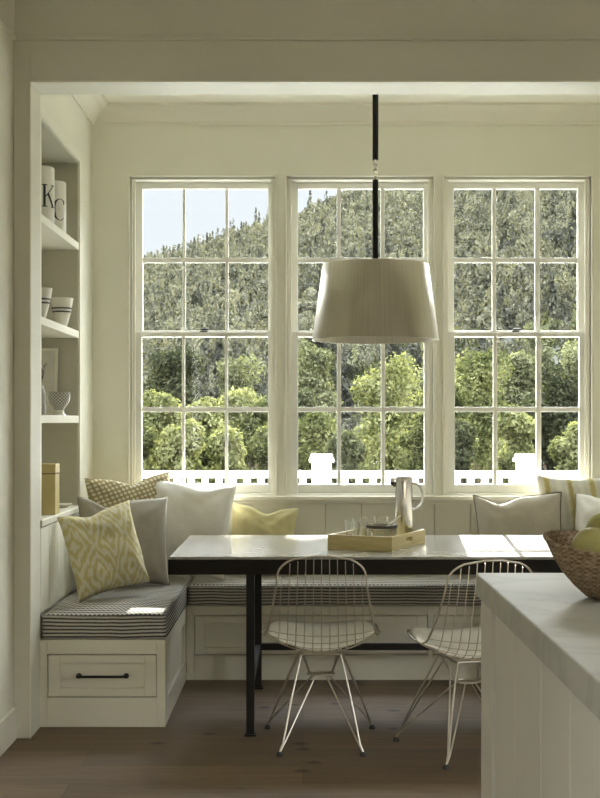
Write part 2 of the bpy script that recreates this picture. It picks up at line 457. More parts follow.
# front wall with the cased opening
m = MB()
m.box(XK, XO, YF+.008, YF+.19, 0, 3.35)
m.box(XR-.012, 4.25, YF+.008, YF+.19, 0, 3.35)
m.box(XO, XR-.012, YF+.008, YF+.19, ZH, 3.35)
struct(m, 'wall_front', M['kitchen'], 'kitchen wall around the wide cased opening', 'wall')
m = MB()
m.box(XK+.001, XO, YF-.012, YF+.008, 0, 2.915); m.box(XR-.012, XR+.15, YF-.012, YF+.008, 0, 2.915)
m.box(XO, XR-.012, YF-.012, YF+.008, ZH, 2.915)
m.box(XK+.001, 4.25, YF-.022, YF+.008, 2.915, 2.93)
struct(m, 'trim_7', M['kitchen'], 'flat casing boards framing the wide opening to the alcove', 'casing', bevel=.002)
m = MB()
m.box(XO-.002, XO+.002, YF-.018, YF-.012, 0, ZH+.004); m.box(XO, XR-.012, YF-.018, YF-.012, ZH, ZH+.006)
struct(m, 'trim_8', M['trim'], 'slim bead along the inner edge of the cased opening', 'bead')
m = MB(); m.box(XK, XK+.012, -1.5, YF-.022, 2.915, 2.93)
struct(m, 'trim_9', M['trim'], 'slim picture rail along the plain kitchen wall', 'picture rail')
# crown moulding (profile swept along the three alcove walls)
def crown_poly():
    return [(0, 0), (0, -.10), (.012, -.10), (.012, -.088), (.022, -.082), (.04, -.062), (.062, -.038), (.082, -.022), (.088, -.016), (.10, -.014), (.10, 0)]
m = MB(); pr = crown_poly(); n = len(pr)
corners = [(XL, YF+.19), (XL, YB), (XR, YB), (XR, YF+.19)]
dirs = [(1, 0), (1, -1), (-1, -1), (-1, 0)]
vs = [(c[0]+d[0]*p[0], c[1]+d[1]*p[0], ZC+p[1]) for c, d in zip(corners, dirs) for p in pr]
fs = [(i*n+k, i*n+(k+1) % n, (i+1)*n+(k+1) % n, (i+1)*n+k) for i in range(3) for k in range(n)]
m.add(vs, fs); struct(m, 'trim_10', M['trim'], 'stepped cream crown moulding where the alcove walls meet the ceiling', 'crown moulding')
m = MB(); m.box(XK, XK+.014, -1.5, YF-.012, 0, .13)
struct(m, 'baseboard_left', M['trim'], 'cream baseboard of the plain kitchen wall', 'baseboard')

# ------------------------------------------------------------------ windows
SD = 7.175                                # depth of the sash plane
def wx(px): return (px-303)/F*SD
def wz(py): return EYE-(py-420)/F*SD
LX = [[(142, 182), (185, 225), (228, 268)], [(298, 337), (341, 381), (385, 424)], [(454.5, 493), (497, 536), (541, 579)]]
for i, (a, b) in enumerate(WX):
    w = empty('window_%d' % (i+1), ((a+b)/2, YB+.08, WZ0),
              ('white double-hung window nearest the shelf niche, twelve panes, sky in its top corner',
               'white double-hung window behind the hanging lamp, twelve panes',
               'white double-hung window farthest from the shelf niche, hillside filling its top panes')[i], 'window', kind='structure')
    lx = [(wx(p), wx(q)) for p, q in LX[i]]
    m = MB()      # jamb liner and stops
    m.box(a, a+.012, YB+.02, YB+.18, WZ0, WZ1); m.box(b-.012, b, YB+.02, YB+.18, WZ0, WZ1); m.box(a, b, YB+.02, YB+.18, WZ1-.012, WZ1)
    m.box(a, b, YB+.001, YB+.20, WZ0-.02, WZ0+.008)
    m.box(a+.012, a+.026, YB+.035, YB+.052, WZ0, WZ1); m.box(b-.026, b-.012, YB+.035, YB+.052, WZ0, WZ1)
    m.build('window_frame', M['trim'], w, bevel=.002)
    def sash(nm, rows, zb, zt, yc, lock=False):
        s = MB(); h = .018
        zr = [(wz(q), wz(p)) for p, q in rows]
        s.box(a+.013, lx[0][0], yc-h, yc+h, zb, zt); s.box(lx[2][1], b-.013, yc-h, yc+h, zb, zt)
        s.box(lx[0][0], lx[2][1], yc-h, yc+h, zb, zr[1][0]); s.box(lx[0][0], lx[2][1], yc-h, yc+h, zr[0][1], zt)
        for k in (0, 1): s.box(lx[k][1], lx[k+1][0], yc-.012, yc+.012, zr[1][0], zr[0][1])
        s.box(lx[0][0], lx[2][1], yc-.011, yc+.011, zr[1][1], zr[0][0])
        o = s.build(nm, M['white'], w, bevel=.003)
        g = MB().box(lx[0][0]-.004, lx[2][1]+.004, yc-.0015, yc+.0015, zr[1][0]-.004, zr[0][1]+.004)
        g.build('glass_panes', M['pane'], o)
        return o
    sash('upper_sash', [(188, 257), (262, 330)], 1.79, WZ1-.013, YB+.118)
    lo = sash('lower_sash', [(337, 407), (412, 484)], WZ0+.009, 1.815, YB+.076)
    lk = MB(); xc = (a+b)/2; lk.box(xc-.02, xc+.02, YB+.064, YB+.09, 1.815, 1.822); lk.tube([(xc-.012, YB+.075, 1.829), (xc+.028, YB+.068, 1.829)], .005, 8)
    lk.build('sash_lock', M['black'], lo)

# ------------------------------------------------------------------ bench seating
def drawer_front(x0, x1, z0, z1, y, parent, handle=None, name='drawer'):
    """inset drawer front with a recessed centre panel, its face at y looking to -y"""
    m = MB(); b = .05
    m.box(x0, x0+b, y, y+.02, z0, z1); m.box(x1-b, x1, y, y+.02, z0, z1)
    m.box(x0+b, x1-b, y, y+.02, z0, z0+b*.72); m.box(x0+b, x1-b, y, y+.02, z1-b*.72, z1)
    m.box(x0+b, x1-b, y+.009, y+.018, z0+b*.72, z1-b*.72)
    return m.build(name, M['cab'], parent, bevel=.002)
BX = -.597; BF = 5.63; BY = 6.65; BZ = .378
b1 = empty('storage_bench', (-.87, 6.3, 0), 'cream built-in bench under the shelf niche, drawer with a black bar pull in its end', 'bench')
dx0, dx1, dz0, dz1 = (48-303)/231., (156-303)/231., .132, .312
m = MB(); g = .004
m.box(XL+.002, dx0-g, BF, BF+.03, 0, BZ); m.box(dx1+g, BX, BF, BF+.03, 0, BZ)
m.box(dx0-g, dx1+g, BF, BF+.03, 0, dz0-g); m.box(dx0-g, dx1+g, BF, BF+.03, dz1+g, BZ)
m.box(XL+.002, BX-.02, BF+.03, BF+.05, .02, BZ-.02)
m.box(XL+.002, BX, BF+.03, YB-.015, BZ-.02, BZ)
m.box(BX-.03, BX-.014, BF+.03, BY, 0, BZ-.02)
m.build('body', M['cab'], b1, bevel=.0015)
# side facing the room: frame with recessed panel
m = MB()
m.box(BX-.014, BX, BF+.03, BF+.12, 0, BZ-.02); m.box(BX-.014, BX, BY-.09, BY, 0, BZ-.02)
m.box(BX-.014, BX, BF+.12, BY-.09, 0, .11); m.box(BX-.014, BX, BF+.12, BY-.09, BZ-.075, BZ-.02)
m.build('side_panel', M['cab'], b1, bevel=.002)
d = drawer_front(dx0, dx1, dz0, dz1, BF+.002, b1)
hx0, hx1, hz = (77-303)/231., (128-303)/231., 1.33-(676-420)/231.
m = MB(); m.tube([(hx0, BF-.022, hz), (hx1, BF-.022, hz)], .0055, 10)
for hx in (hx0+.008, hx1-.008):
    m.tube([(hx, BF-.026, hz), (hx, BF+.002, hz)], .0065, 10); m.tube([(hx, BF-.001, hz), (hx, BF+.002, hz)], .012, 12)
tag(m.build('handle', M['black'], d, smooth=True), 'black bar pull')

b2 = empty('storage_bench.001', (.6, 6.87, 0), 'long cream built-in bench under the three windows, behind the dining table', 'bench')
m = MB(); sp = [(195, 427), (434, 613)]
z0, z1 = 1.33-(654.5-420)/195.5, 1.33-(616-420)/195.5
xe = BX+.001
for (pa, pb) in sp:
    xa, xb = (pa-303)/195.5, (pb-303)/195.5
    m.box(xe, xa-g, BY, BY+.03, 0, BZ); m.box(xa-g, xb+g, BY, BY+.03, 0, z0-g); m.box(xa-g, xb+g, BY, BY+.03, z1+g, BZ); xe = xb+g
m.box(xe, XR-.002, BY, BY+.03, 0, BZ); m.box(BX+.001, XR-.002, BY+.03, YB-.015, BZ-.02, BZ); m.box(BX+.001, XR-.002, BY+.03, BY+.05, .02, BZ-.02)
m.build('body', M['cab'], b2, bevel=.0015)
for (pa, pb) in sp: drawer_front((pa-303)/195.5, (pb-303)/195.5, z0, z1, BY+.002, b2)

def cushion(name, x0, x1, y0, y1, label, rnd=.022):
    h = .108; z0 = BZ+.001
    def fn_box():
        bm = bmesh.new()
        bmesh.ops.create_cube(bm, size=1)
        for v in bm.verts:
            v.co = Vector(((v.co.x+.5)*(x1-x0)+x0, (v.co.y+.5)*(y1-y0)+y0, (v.co.z+.5)*h+z0))
        bmesh.ops.bevel(bm, geom=list(bm.edges), offset=rnd, segments=4, affect='EDGES', profile=.6)
        bmesh.ops.subdivide_edges(bm, edges=[e for e in bm.edges if e.calc_length() > .1], cuts=18, use_grid_fill=True)
        for v in bm.verts:
            c = v.co
            k = noise.noise(Vector((c.x*3.2, c.y*3.2, c.z*5)))
            e = min(c.x-x0, x1-c.x, c.y-y0, y1-c.y)
            puff = min(1, e/.15)
            if c.z > z0+.06: c.z += .010*puff+.006*k
            if c.z > z0+.02:
                c.y += .003*noise.noise(Vector((c.x*7, 3.1, c.z*9)))
        me = bpy.data.meshes.new(name); bm.to_mesh(me); bm.free(); return me
    root = empty(name, ((x0+x1)/2, (y0+y1)/2, z0), label, 'cushion')
    me = fn_box(); me.transform(Matrix.Translation(-root.location)); me.materials.append(M['ticking'])
    me.polygons.foreach_set('use_smooth', [True]*len(me.polygons))
    o = bpy.data.objects.new('cushion_cover', me); COL.objects.link(o); o.parent = root
    r = rnd*.8
    for zz in (z0+.008, z0+h-.008):
        pts = []
        for (cx, cy, a0) in ((x1-r, y0+r, -90), (x1-r, y1-r, 0), (x0+r, y1-r, 90), (x0+r, y0+r, 180)):
            for k in range(5):
                a = math.radians(a0+k*22.5); pts.append((cx+math.cos(a)*(r-.002), cy+math.sin(a)*(r-.002), zz))
        MB().tube(pts, .0045, 6, closed=True).build('piping', M['ticking'], root, smooth=True)
    return root
cushion('bench_cushion', XL+.016, BX+.002, BF+.004, YB-.02, 'charcoal and cream striped box cushion on the bench under the niche')
cushion('bench_cushion.001', BX+.008, XR-.006, BY-.004, YB-.02, 'long charcoal and cream striped box cushion beneath the windows')
CT = .487+.008     # cushion top

# ------------------------------------------------------------------ scatter pillows
def pillow(name, w, h, t, mat, loc, rot, label, dent=0., du=-.15, pip=None, seed=0, group=None, slump=0.):
    """loc = centre of its bottom edge; rot = (lean back, roll, yaw) in degrees"""
    N = 30
    root = empty(name, loc, label, 'pillow', group)
    def pt(u, v, s):
        ex = 1-.075*(1-v*v)*abs(u)**3; ez = 1-.075*(1-u*u)*abs(v)**3
        x = u*w/2*ex; z = v*h/2*ez
        prof = max(0, (1-u**4)*(1-v**4))**.55*(1-.18*(u*u+v*v))
        y = s*t/2*prof
        wr = noise.noise(Vector((u*2.6+seed*3.1, v*2.6, s*1.7)))*.012*prof + .006*noise.noise(Vector((u*6, v*6+seed, s*2)))*prof
        y += wr
        for cu, cv in ((-1, 1), (1, 1), (-1, -1), (1, -1)):      # creases fanning out of the corners
            du_, dv_ = u-cu, v-cv; rr_ = math.hypot(du_, dv_); an = math.atan2(dv_, du_)
            y += s*.006*math.sin(an*9+seed*2+cu)*math.exp(-((rr_-.55)/.4)**2)*min(1, prof*2)
        if dent: 
            k = math.exp(-((u-du)/.34)**2)*max(0, (v+.3)/1.3)**1.6
            z -= dent*k*h; 
        if slump: x += slump*(v+1)/2*h*.5; z -= .02*abs(slump)*u
        return (x, y, z+h/2)
    m = MB()
    f = m.grid(lambda a, b: pt(a*2-1, b*2-1, -1), N, N)
    m.grid(lambda a, b: pt(a*2-1, b*2-1, 1), N, N, flip=True)
    me_o = m.build('pillow_cover', mat, root, smooth=False, world=False)
    bm = bmesh.new(); bm.from_mesh(me_o.data); bmesh.ops.remove_doubles(bm, verts=bm.verts, dist=.0008)
    bmesh.ops.recalc_face_normals(bm, faces=bm.faces)
    for q in bm.faces: q.smooth = True
    bm.to_mesh(me_o.data); bm.free()
    if pip:
        pts = []
        for k in range(N): pts.append(pt(k/N*2-1, -1, 1))
        for k in range(N): pts.append(pt(1, k/N*2-1, 1))
        for k in range(N): pts.append(pt(1-k/N*2, 1, 1))
        for k in range(N): pts.append(pt(-1, 1-k/N*2, 1))
        MB().tube(pts, 0.0032, 6, closed=True).build('piping', pip, root, world=False, smooth=True)
    lean, roll, yaw = [math.radians(a) for a in rot]
    R = Matrix.Rotation(yaw, 3, 'Z') @ Matrix.Rotation(-lean, 3, 'X') @ Matrix.Rotation(roll, 3, 'Y')
    root.rotation_euler = R.to_euler()
    # settle on the cushion
    lo = min((R @ v.co).z for v in me_o.data.vertices)
    root.location.z = loc[2]-lo
    q = [R @ v.co for v in me_o.data.vertices]
    root.location.x += max(0, XL+.018-loc[0]-min(v.x for v in q)) - max(0, loc[0]+max(v.x for v in q)-(XR-.006))
    root.location.y -= max(0, loc[1]+max(v.y for v in q)-(YB-.018))
    return root
pillow('scatter_pillow', .50, .54, .15, M['dots'], (-.90, 6.82, CT), (8, -3, 34), 'ochre dotted woven pillow at the back of the bench corner', seed=1, dent=.06, du=.1)
pillow('scatter_pillow.001', .47, .45, .17, M['linen_grey'], (-.89, 6.47, CT), (11, 2, 22), 'plain grey linen pillow between the ikat pillow and the dotted one', dent=.10, du=-.3, seed=2)
pillow('scatter_pillow.002', .405, .405, .14, M['ikat'], (-.95, 6.08, CT), (13, -9, 40), 'yellow and cream ikat pillow at the front of the bench under the niche', seed=3, dent=.05, du=-.2)
pillow('scatter_pillow.003', .48, .515, .15, M['linen_white'], (-.645, 6.78, CT), (18, 5, -4), 'plain white linen pillow in sunlight beside the dotted pillow', seed=4, dent=.045, du=.3)
pillow('scatter_pillow.004', .36, .37, .12, M['linen_yellow'], (-.235, 6.93, CT), (12, 5, 0), 'small soft yellow pillow alone against the panelling under the windows', seed=5, dent=.09, du=.05)
pillow('scatter_pillow.005', .47, .45, .15, M['linen_taupe'], (1.155, 6.84, CT), (15, -2, -3), 'taupe pillow with dark piping leaning under the window sill', dent=.09, du=-.42, pip=M['piping_dark'], seed=6)
pillow('scatter_pillow.006', .46, .54, .12, M['bands'], (1.49, 6.975, CT), (4, 0, 0), 'cream and gold banded pillow standing behind the taupe one', seed=7)
pillow('scatter_pillow.007', .42, .46, .13, M['linen_white'], (1.60, 6.70, CT), (15, -5, -42), 'white pillow in front of the banded pillow, near the fruit basket', seed=8, dent=.05)

# ------------------------------------------------------------------ dining table
TX0, TX1, TY0, TY1, TZ = -.567, 1.36, 5.46, 6.50, .755
tb = empty('dining_table', ((TX0+TX1)/2, (TY0+TY1)/2, 0), 'long dark-edged dining table with a grey stone top in front of the bench', 'table')
MB().box(TX0+.004, TX1-.004, TY0+.004, TY1-.004, TZ-.012, TZ).build('tabletop', M['tabletop'], tb, bevel=.002)
m = MB(); hh = TZ-.075
m.box(TX0, TX1, TY0, TY0+.05, hh, TZ-.012); m.box(TX0, TX1, TY1-.05, TY1, hh, TZ-.012)
m.box(TX0, TX0+.05, TY0+.05, TY1-.05, hh, TZ-.012); m.box(TX1-.05, TX1, TY0+.05, TY1-.05, hh, TZ-.012)
m.box(TX0+.05, TX1-.05, TY0+.05, TY1-.05, hh+.02, TZ-.013)
m.build('apron', M['wood_dark'], tb, bevel=.0015)
for lx_ in (-.222, 1.02):
    for ly in (TY0+.022, TY1-.06):
        m = MB(); m.box(lx_-.017, lx_+.017, ly-.017, ly+.017, .008, hh); m.box(lx_-.024, lx_+.024, ly-.024, ly+.024, 0, .008)
        m.build('leg', M['black'], tb, bevel=.001)
m = MB(); ly = TY1-.06
m.box(-.205, 1.003, ly-.015, ly+.015, .192, .224)
m.build('stretcher', M['black'], tb, bevel=.001)
for lx_ in (-.222, 1.02):
    MB().box(lx_-.013, lx_+.013, TY0+.04, TY1-.078, .195, .221).build('side_stretcher', M['black'], tb, bevel=.001)

# ------------------------------------------------------------------ wire chairs
PROF = [(.215, .412), (.200, .436), (.165, .442), (.08, .420), (-.01, .398), (-.09, .388), (-.155, .400), (-.203, .442), (-.228, .51), (-.250, .59), (-.272, .68), (-.286, .745), (-.294, .797)]
pl = crom([(0, a, b) for a, b in PROF], 8)
cum = [0.]
for a, b in zip(pl[:-1], pl[1:]): cum.append(cum[-1]+(b-a).length)
TL = cum[-1]
def prof_at(t):
    d = max(0, min(1, t))*TL
    for i in range(len(cum)-1):
        if cum[i+1] >= d:
            k = (d-cum[i])/(cum[i+1]-cum[i]+1e-9); p = pl[i].lerp(pl[i+1], k); tg = (pl[i+1]-pl[i]).normalized(); break
    return p, Vector((0, tg.z, -tg.y))   # normal towards the sitter
def shell(x, t, off=0.):
    p, n = prof_at(t)
    if n.z < 0 and t < .5: n = -n
    p2, n = prof_at(t); n = Vector((0, abs(n.y) if t > .45 else n.y, n.z))
    if t < .45 and n.z < 0: n = -n
    k = min(1.15, .35+max(0, t-.02)*8.) if t < .12 else (1.15+(t-.12)*1.0 if t < .42 else max(.55, 1.45-(t-.42)*2.2))
    kk = k*x*x
    return p2 + Vector((x, 0, 0)) + n*(kk+off)
WT = [(0, .222), (.15, .232), (.3, .234), (.42, .240), (.55, .224), (.7, .198), (.85, .178), (1.01, .165)]
def wmax(t):
    for (a, wa), (b, wb_) in zip(WT[:-1], WT[1:]):
        if t <= b: break
    mid = wa+(wb_-wa)*(t-a)/(b-a)
    e = (1-(max(0, .27-t)/.2705)**2.2) if t < .27 else (1-(max(0, t-.90)/.1005)**2.0)
    return mid*max(0., e)**(1/(2.4 if t < .5 else 2.9))
def make_chair(name, label, loc, yaw):
    root = empty(name, loc, label, 'chair', 'wire chairs at the dining table')
    rim = [shell(wmax(k/60), k/60) for k in range(61)] + [shell(-wmax(1-k/60), 1-k/60) for k in range(61)]
    rim2 = [rim[0]]
    for q in rim[1:]:
        if (q-rim2[-1]).length > .004: rim2.append(q)
    MB().tube(rim2, .0042, 8, closed=True).build('rim', M['chrome'], root, world=False, smooth=True)
    m = MB()
    for i in range(-5, 6):
        x = i*.0345
        run = []
        for k in range(81):
            t = k/80
            if wmax(t) > abs(x): run.append(shell(x*(1-.22*max(0, t-.5)), t))
        if len(run) > 2: m.tube(run, .0018, 6)
    k = .035
    while k < .62:
        w = wmax(k)-.002
        if w > .02: m.tube([shell(w*(j/8-1), k, -.0022) for j in range(17)], .0018, 6)
        k += .040
    m.build('wire_shell', M['chrome'], root, world=False, smooth=True)
    # seat pad
    def pad(a, b, s):
        t = .012+a*.40; aa = a*2-1
        w = wmax(t)*.95*max(.0, 1-max(0, abs(aa)-.0)**6*.35)
        x = (b*2-1)*w
        e = (max(0, 1-abs(aa)**6)*max(0, 1-abs(b*2-1)**6))**.5
        return shell(x, t, .005+(.016*e+.002 if s > 0 else 0))
    m = MB(); m.grid(lambda a, b: pad(a, b, 1), 24, 24); m.grid(lambda a, b: pad(a, b, -1), 24, 24, flip=True)
    o = m.build('seat_pad', M['pad'], root, world=False)
    bm = bmesh.new(); bm.from_mesh(o.data)
    bmesh.ops.remove_doubles(bm, verts=bm.verts, dist=.0005)
    bnd = [e for e in bm.edges if e.is_boundary]
    if bnd: bmesh.ops.bridge_loops(bm, edges=bnd)
    bmesh.ops.recalc_face_normals(bm, faces=bm.faces)
    for q in bm.faces: q.smooth = True
    bm.to_mesh(o.data); bm.free()
    # wire base
    hub = Vector((0, -.01, .285))
    m = MB(); m.tube([hub+Vector((.055*math.cos(a), .04*math.sin(a), 0)) for a in [2*math.pi*q/20 for q in range(20)]], .0042, 8, closed=True)
    for sx in (-1, 1):
        m.tube([hub+Vector((sx*.045, 0, 0)), (sx*.085, .085, .384)], .0035, 6); m.tube([hub+Vector((sx*.045, 0, 0)), (sx*.075, -.11, .378)], .0035, 6)
        m.tube([(sx*.085, .10, .386), (sx*.078, -.125, .379)], .0042, 8)
    m.tube([(-.085, .095, .387), (.085, .095, .387)], .0042, 8); m.tube([(-.078, -.12, .381), (.078, -.12, .381)], .0042, 8)
    m.tube([hub+Vector((-.055, 0, 0)), hub+Vector((.055, 0, 0))], .0035, 6)
    m.build('base_frame', M['chrome'], root, world=False, smooth=True)
    for (sx, sy, fx, fy) in ((-1, -1, -.165, -.23), (1, -1, .165, -.23), (-1, 1, -.225, .225), (1, 1, .225, .225)):
        ft = Vector((fx, fy, .014)); m = MB()
        mt = Vector((sx*.08, -.12 if sy < 0 else .095, .381))
        ank = ft+Vector((-sx*.012, -sy*.010, .030))
        m.tube([mt, mt.lerp(ank, .5)+Vector((sx*.003, 0, 0)), ank, ft+Vector((-sx*.004, -sy*.003, .012)), ft], .0042, 8)
        mt2 = Vector((sx*.08, -.04 if sy < 0 else .02, .383))
        m.tube([mt2, ank+Vector((0, -sy*.006, .004)), ft], .0038, 8)
        m.tube([hub+Vector((sx*.02, sy*.035, 0)), ank+Vector((-sx*.007, 0, .005)), ft], .0036, 8)
        lg = m.build('leg', M['chrome'], root, world=False, smooth=True)
        g_ = MB().lathe([(0, 0), (.013, 0), (.014, .006), (.009, .014), (.006, .018), (0, .018)], (fx, fy, 0), 14)
        g_.build('foot_glide', M['foot'], lg, world=False, smooth=True)
    root.rotation_euler = (0, 0, yaw)
    return root
make_chair('wire_chair', 'chrome wire chair with white seat pad, squarely facing the table', (.073, 5.375, 0), 0)
make_chair('wire_chair.001', 'chrome wire chair with glossy white pad, turned and half hidden by the island', (.655, 5.215, 0), math.radians(13))

# ------------------------------------------------------------------ pendant lamp
LX_, LY_ = .332, 5.96
lp = empty('pendant_lamp', (LX_, LY_, 1.675), 'large brushed nickel drum pendant lamp on a black rod over the table', 'lamp')
s_ = F/LY_
zt = 1.33+(420-265)/s_; zb = 1.33+(420-341)/s_+.003
rt, rb = 53/s_, 63.5/s_
m = MB(); th = .004
pr = [(rb, zb), (rt+.001, zt-.004), (rt-.002, zt-.001), (rt-.006, zt), (0, zt)]
pin = [(0, zt-th), (rt-.02, zt-th), (rt-.006, zt-.012), (rb-th, zb)]
m.lathe([(rb-th, zb), (rb, zb)]+pr[1:], (LX_, LY_, 0), 96); m.lathe(pin, (LX_, LY_, 0), 96)
m.build('lamp_shade', M['shade'], lp, smooth=True, sharp=50)
m = MB(); m.tube([(LX_, LY_, zt-.003), (LX_, LY_, zt-.10)], .022, 20); m.build('lamp_socket', M['steel'], lp, smooth=True)
MB().lathe([(0, -.11), (.018, -.105), (.03, -.085), (.032, -.065), (.024, -.035), (.014, -.012), (.014, 0), (0, 0)], (LX_, LY_, zt-.10), 20).build('bulb', M['bulb'], lp, smooth=True)
z180, z160 = 1.33+(420-180)/s_, 1.33+(420-160)/s_
m = MB(); m.tube([(LX_, LY_, zt+.03), (LX_, LY_, z180)], .0135, 16)
m.build('lower_rod', M['black'], lp, smooth=True)
MB().tube([(LX_, LY_, z160), (LX_, LY_, ZC-.02)], .0135, 16).build('upper_rod', M['black'], lp, smooth=True)
m = MB(); m.tube([(LX_, LY_, zt-.001), (LX_, LY_, zt+.012)], .022, 20); m.tube([(LX_, LY_, zt+.012), (LX_, LY_, zt+.034)], .008, 12)
m.build('collar', M['steel'], lp, smooth=True)
m = MB()
for k in range(4):
    zc = z180+.004+(z160-z180-.008)*(k+.5)/4; pts = []
    for a in range(16):
        t = 2*math.pi*a/16; u, v = math.cos(t)*.009, math.sin(t)*.0155
        pts.append((LX_+(u if k % 2 else u*.35), LY_+(u*.35 if k % 2 else u), zc+v))
    m.tube(pts, .0028, 6, closed=True)
m.build('chain_link', M['steel'], lp, smooth=True)
MB().lathe([(0, ZC-.03), (.055, ZC-.028), (.062, ZC-.015), (.062, ZC), (0, ZC)], (LX_, LY_, 0), 28).build('ceiling_canopy', M['black'], lp, smooth=True)

# ------------------------------------------------------------------ tray and glassware
tr = empty('serving_tray', (.341, 5.94, TZ), 'pale bamboo serving tray with handle slots on the table', 'tray')
ang = math.atan2(.42, .186)      # long side direction
ux = Vector((math.cos(ang), math.sin(ang), 0)); uy = Vector((-ux.y, ux.x, 0))
tw, tl, thh = .305, .455, .064
m = MB()
w = .010
m.box(-tl/2, tl/2, -tw/2, -tw/2+w, 0, thh)
# long sides with a slot: build side as 4 boxes
def slot_side(m, y0_, y1_):
    a = .045
    m.box(-tl/2, -a, y0_, y1_, 0, thh); m.box(a, tl/2, y0_, y1_, 0, thh); m.box(-a, a, y0_, y1_, 0, .026); m.box(-a, a, y0_, y1_, .046, thh)
m = MB(); slot_side(m, -tw/2, -tw/2+w); slot_side(m, tw/2-w, tw/2)
m.box(-tl/2, -tl/2+w, -tw/2+w, tw/2-w, 0, thh); m.box(tl/2-w, tl/2, -tw/2+w, tw/2-w, 0, thh)
m.build('tray_wall', M['tray'], tr, world=False)
MB().box(-tl/2+w, tl/2-w, -tw/2+w, tw/2-w, 0, .008).build('tray_base', M['tray'], tr, world=False)
tr.rotation_euler = (0, 0, ang)
TB = TZ+.0085
# pitcher
pc = Vector((.468, 6.035, TB)); hp = 1.33+(420-475.5)/(F/6.035)-TB
p = empty('coffee_pitcher', pc, 'tall polished steel coffee pitcher with a looped handle standing on the tray', 'pitcher')
R0 = .041
MB().lathe([(0, 0), (R0-.002, 0), (R0, .003), (R0, hp-.03), (R0+.001, hp-.026), (R0-.001, hp-.01), (R0-.004, hp-.004), (0, hp)], pc, 40).build('body', M['steel'], p, smooth=True)
q = pc
sp_ = MB(); sp_.tube([(q.x-R0+.004, q.y, q.z+hp-.045), (q.x-R0-.012, q.y, q.z+hp-.036), (q.x-R0-.022, q.y, q.z+hp-.034)], [.012, .009, .006], 12)
sp_.build('spout', M['black'], p, smooth=True)
hd = crom([(q.x+R0-.003, q.y, q.z+hp-.035), (q.x+R0+.028, q.y, q.z+hp-.045), (q.x+R0+.047, q.y, q.z+hp-.085), (q.x+R0+.040, q.y, q.z+hp-.130), (q.x+R0+.015, q.y, q.z+hp-.155), (q.x+R0-.003, q.y, q.z+hp-.160)], 6)
MB().tube(hd, .006, 10).build('handle', M['steel'], p, smooth=True)
def tumbler(name, loc, label, r0=.024, r1=.040, h=.115):
    m = MB(); m.lathe([(0, 0), (r0, 0), (r1, h), (r1-.0025, h), (r0-.001, .010), (0, .009)], (0, 0, 0), 36)
    o = m.build(name, M['glass'], None, smooth=True); o.location = loc
    return tag(o, label, 'glass', 'tumblers on the tray')
tumbler('glass_tumbler', (.225, 5.86, TB), 'clear flared tumbler nearest the tray corner, empty')
tumbler('glass_tumbler.001', (.262, 6.02, TB), 'clear flared tumbler in the middle of the tray, behind the first one')
tumbler('glass_tumbler.002', (.365, 6.10, TB), 'clear flared tumbler at the back of the tray, beside the steel pitcher')
bc = P(381, 534, 5.85); bc.z = TB; bc.x = .355
gb = []
for k, (r1, z) in enumerate(((.070, 0), (.072, .034))):
    m = MB(); pr = [(0, 0), (.030, 0), (.050, .012), (r1-.004, .045), (r1, .072), (r1-.003, .072), (r1-.008, .045), (.047, .015), (.028, .004), (0, .004)]
    m.lathe(pr, (0, 0, 0), 36)
    root = empty('glass_bowl' if k == 0 else 'glass_bowl.001', (bc.x, bc.y, bc.z+z), ('lower of the two stacked glass bowls on the tray', 'upper of the two stacked glass bowls, with a dark band')[k], 'bowl', 'stacked glass bowls on the tray')
    m.build('bowl_wall', M['glassgrey'], root, world=False, smooth=True)
    if k == 1:
        MB().lathe([(r1-.0035, .048), (r1-.0005, .060), (r1+.001, .060), (r1-.002, .047)], (0, 0, 0), 36).build('band', M['charcoal'], root, world=False, smooth=True)
m = MB(); m.tube([(bc.x+.01, bc.y, TB+.075), (bc.x+.055, bc.y, TB+.112), (bc.x+.085, bc.y+.004, TB+.135)], .0035, 8)
m.lathe([(0, -.004), (.014, 0), (.017, .004), (.0, .004)], (bc.x+.002, bc.y, TB+.066), 14)
tag(m.build('serving_spoon', M['steel'], None, smooth=True), 'steel spoon resting in the upper glass bowl', 'spoon')

# ------------------------------------------------------------------ kitchen island
isl = empty('kitchen_island', (1.1, 2.3, 0), 'white panelled kitchen island with a pale marble worktop', 'island')
IX, IY, IZ = .464, 3.49, .92
MB().box(IX, 1.62, 1.25, IY, IZ-.062, IZ).build('worktop', M['marble'], isl, bevel=.004, seg=3)
m = MB(); bx, by = IX+.012, IY-.015
m.box(bx+.016, 1.60, 1.27, by-.002, 0, IZ-.062)
m.build('body', M['island'], isl)
m = MB()
m.box(bx, bx+.016, by-.19, by, 0, IZ-.062); m.box(bx, bx+.016, 1.27, 1.45, 0, IZ-.062)
m.box(bx, bx+.016, 1.45, by-.19, 0, .10)
m.box(bx-.0, bx+.016, 1.45, by-.19, IZ-.070, IZ-.062)
m.build('corner_board', M['island'], isl, bevel=.002)
m = MB(); ys = [1.452, 1.78, 2.07, 2.36, 2.65, 2.975, by-.192]
for a, b in zip(ys[:-1], ys[1:]):
    if b-a > .02: m.box(bx+.009, bx+.0158, a+.002, b-.002, .10, IZ-.071)
m.build('side_panel', M['island'], isl, bevel=.0025)

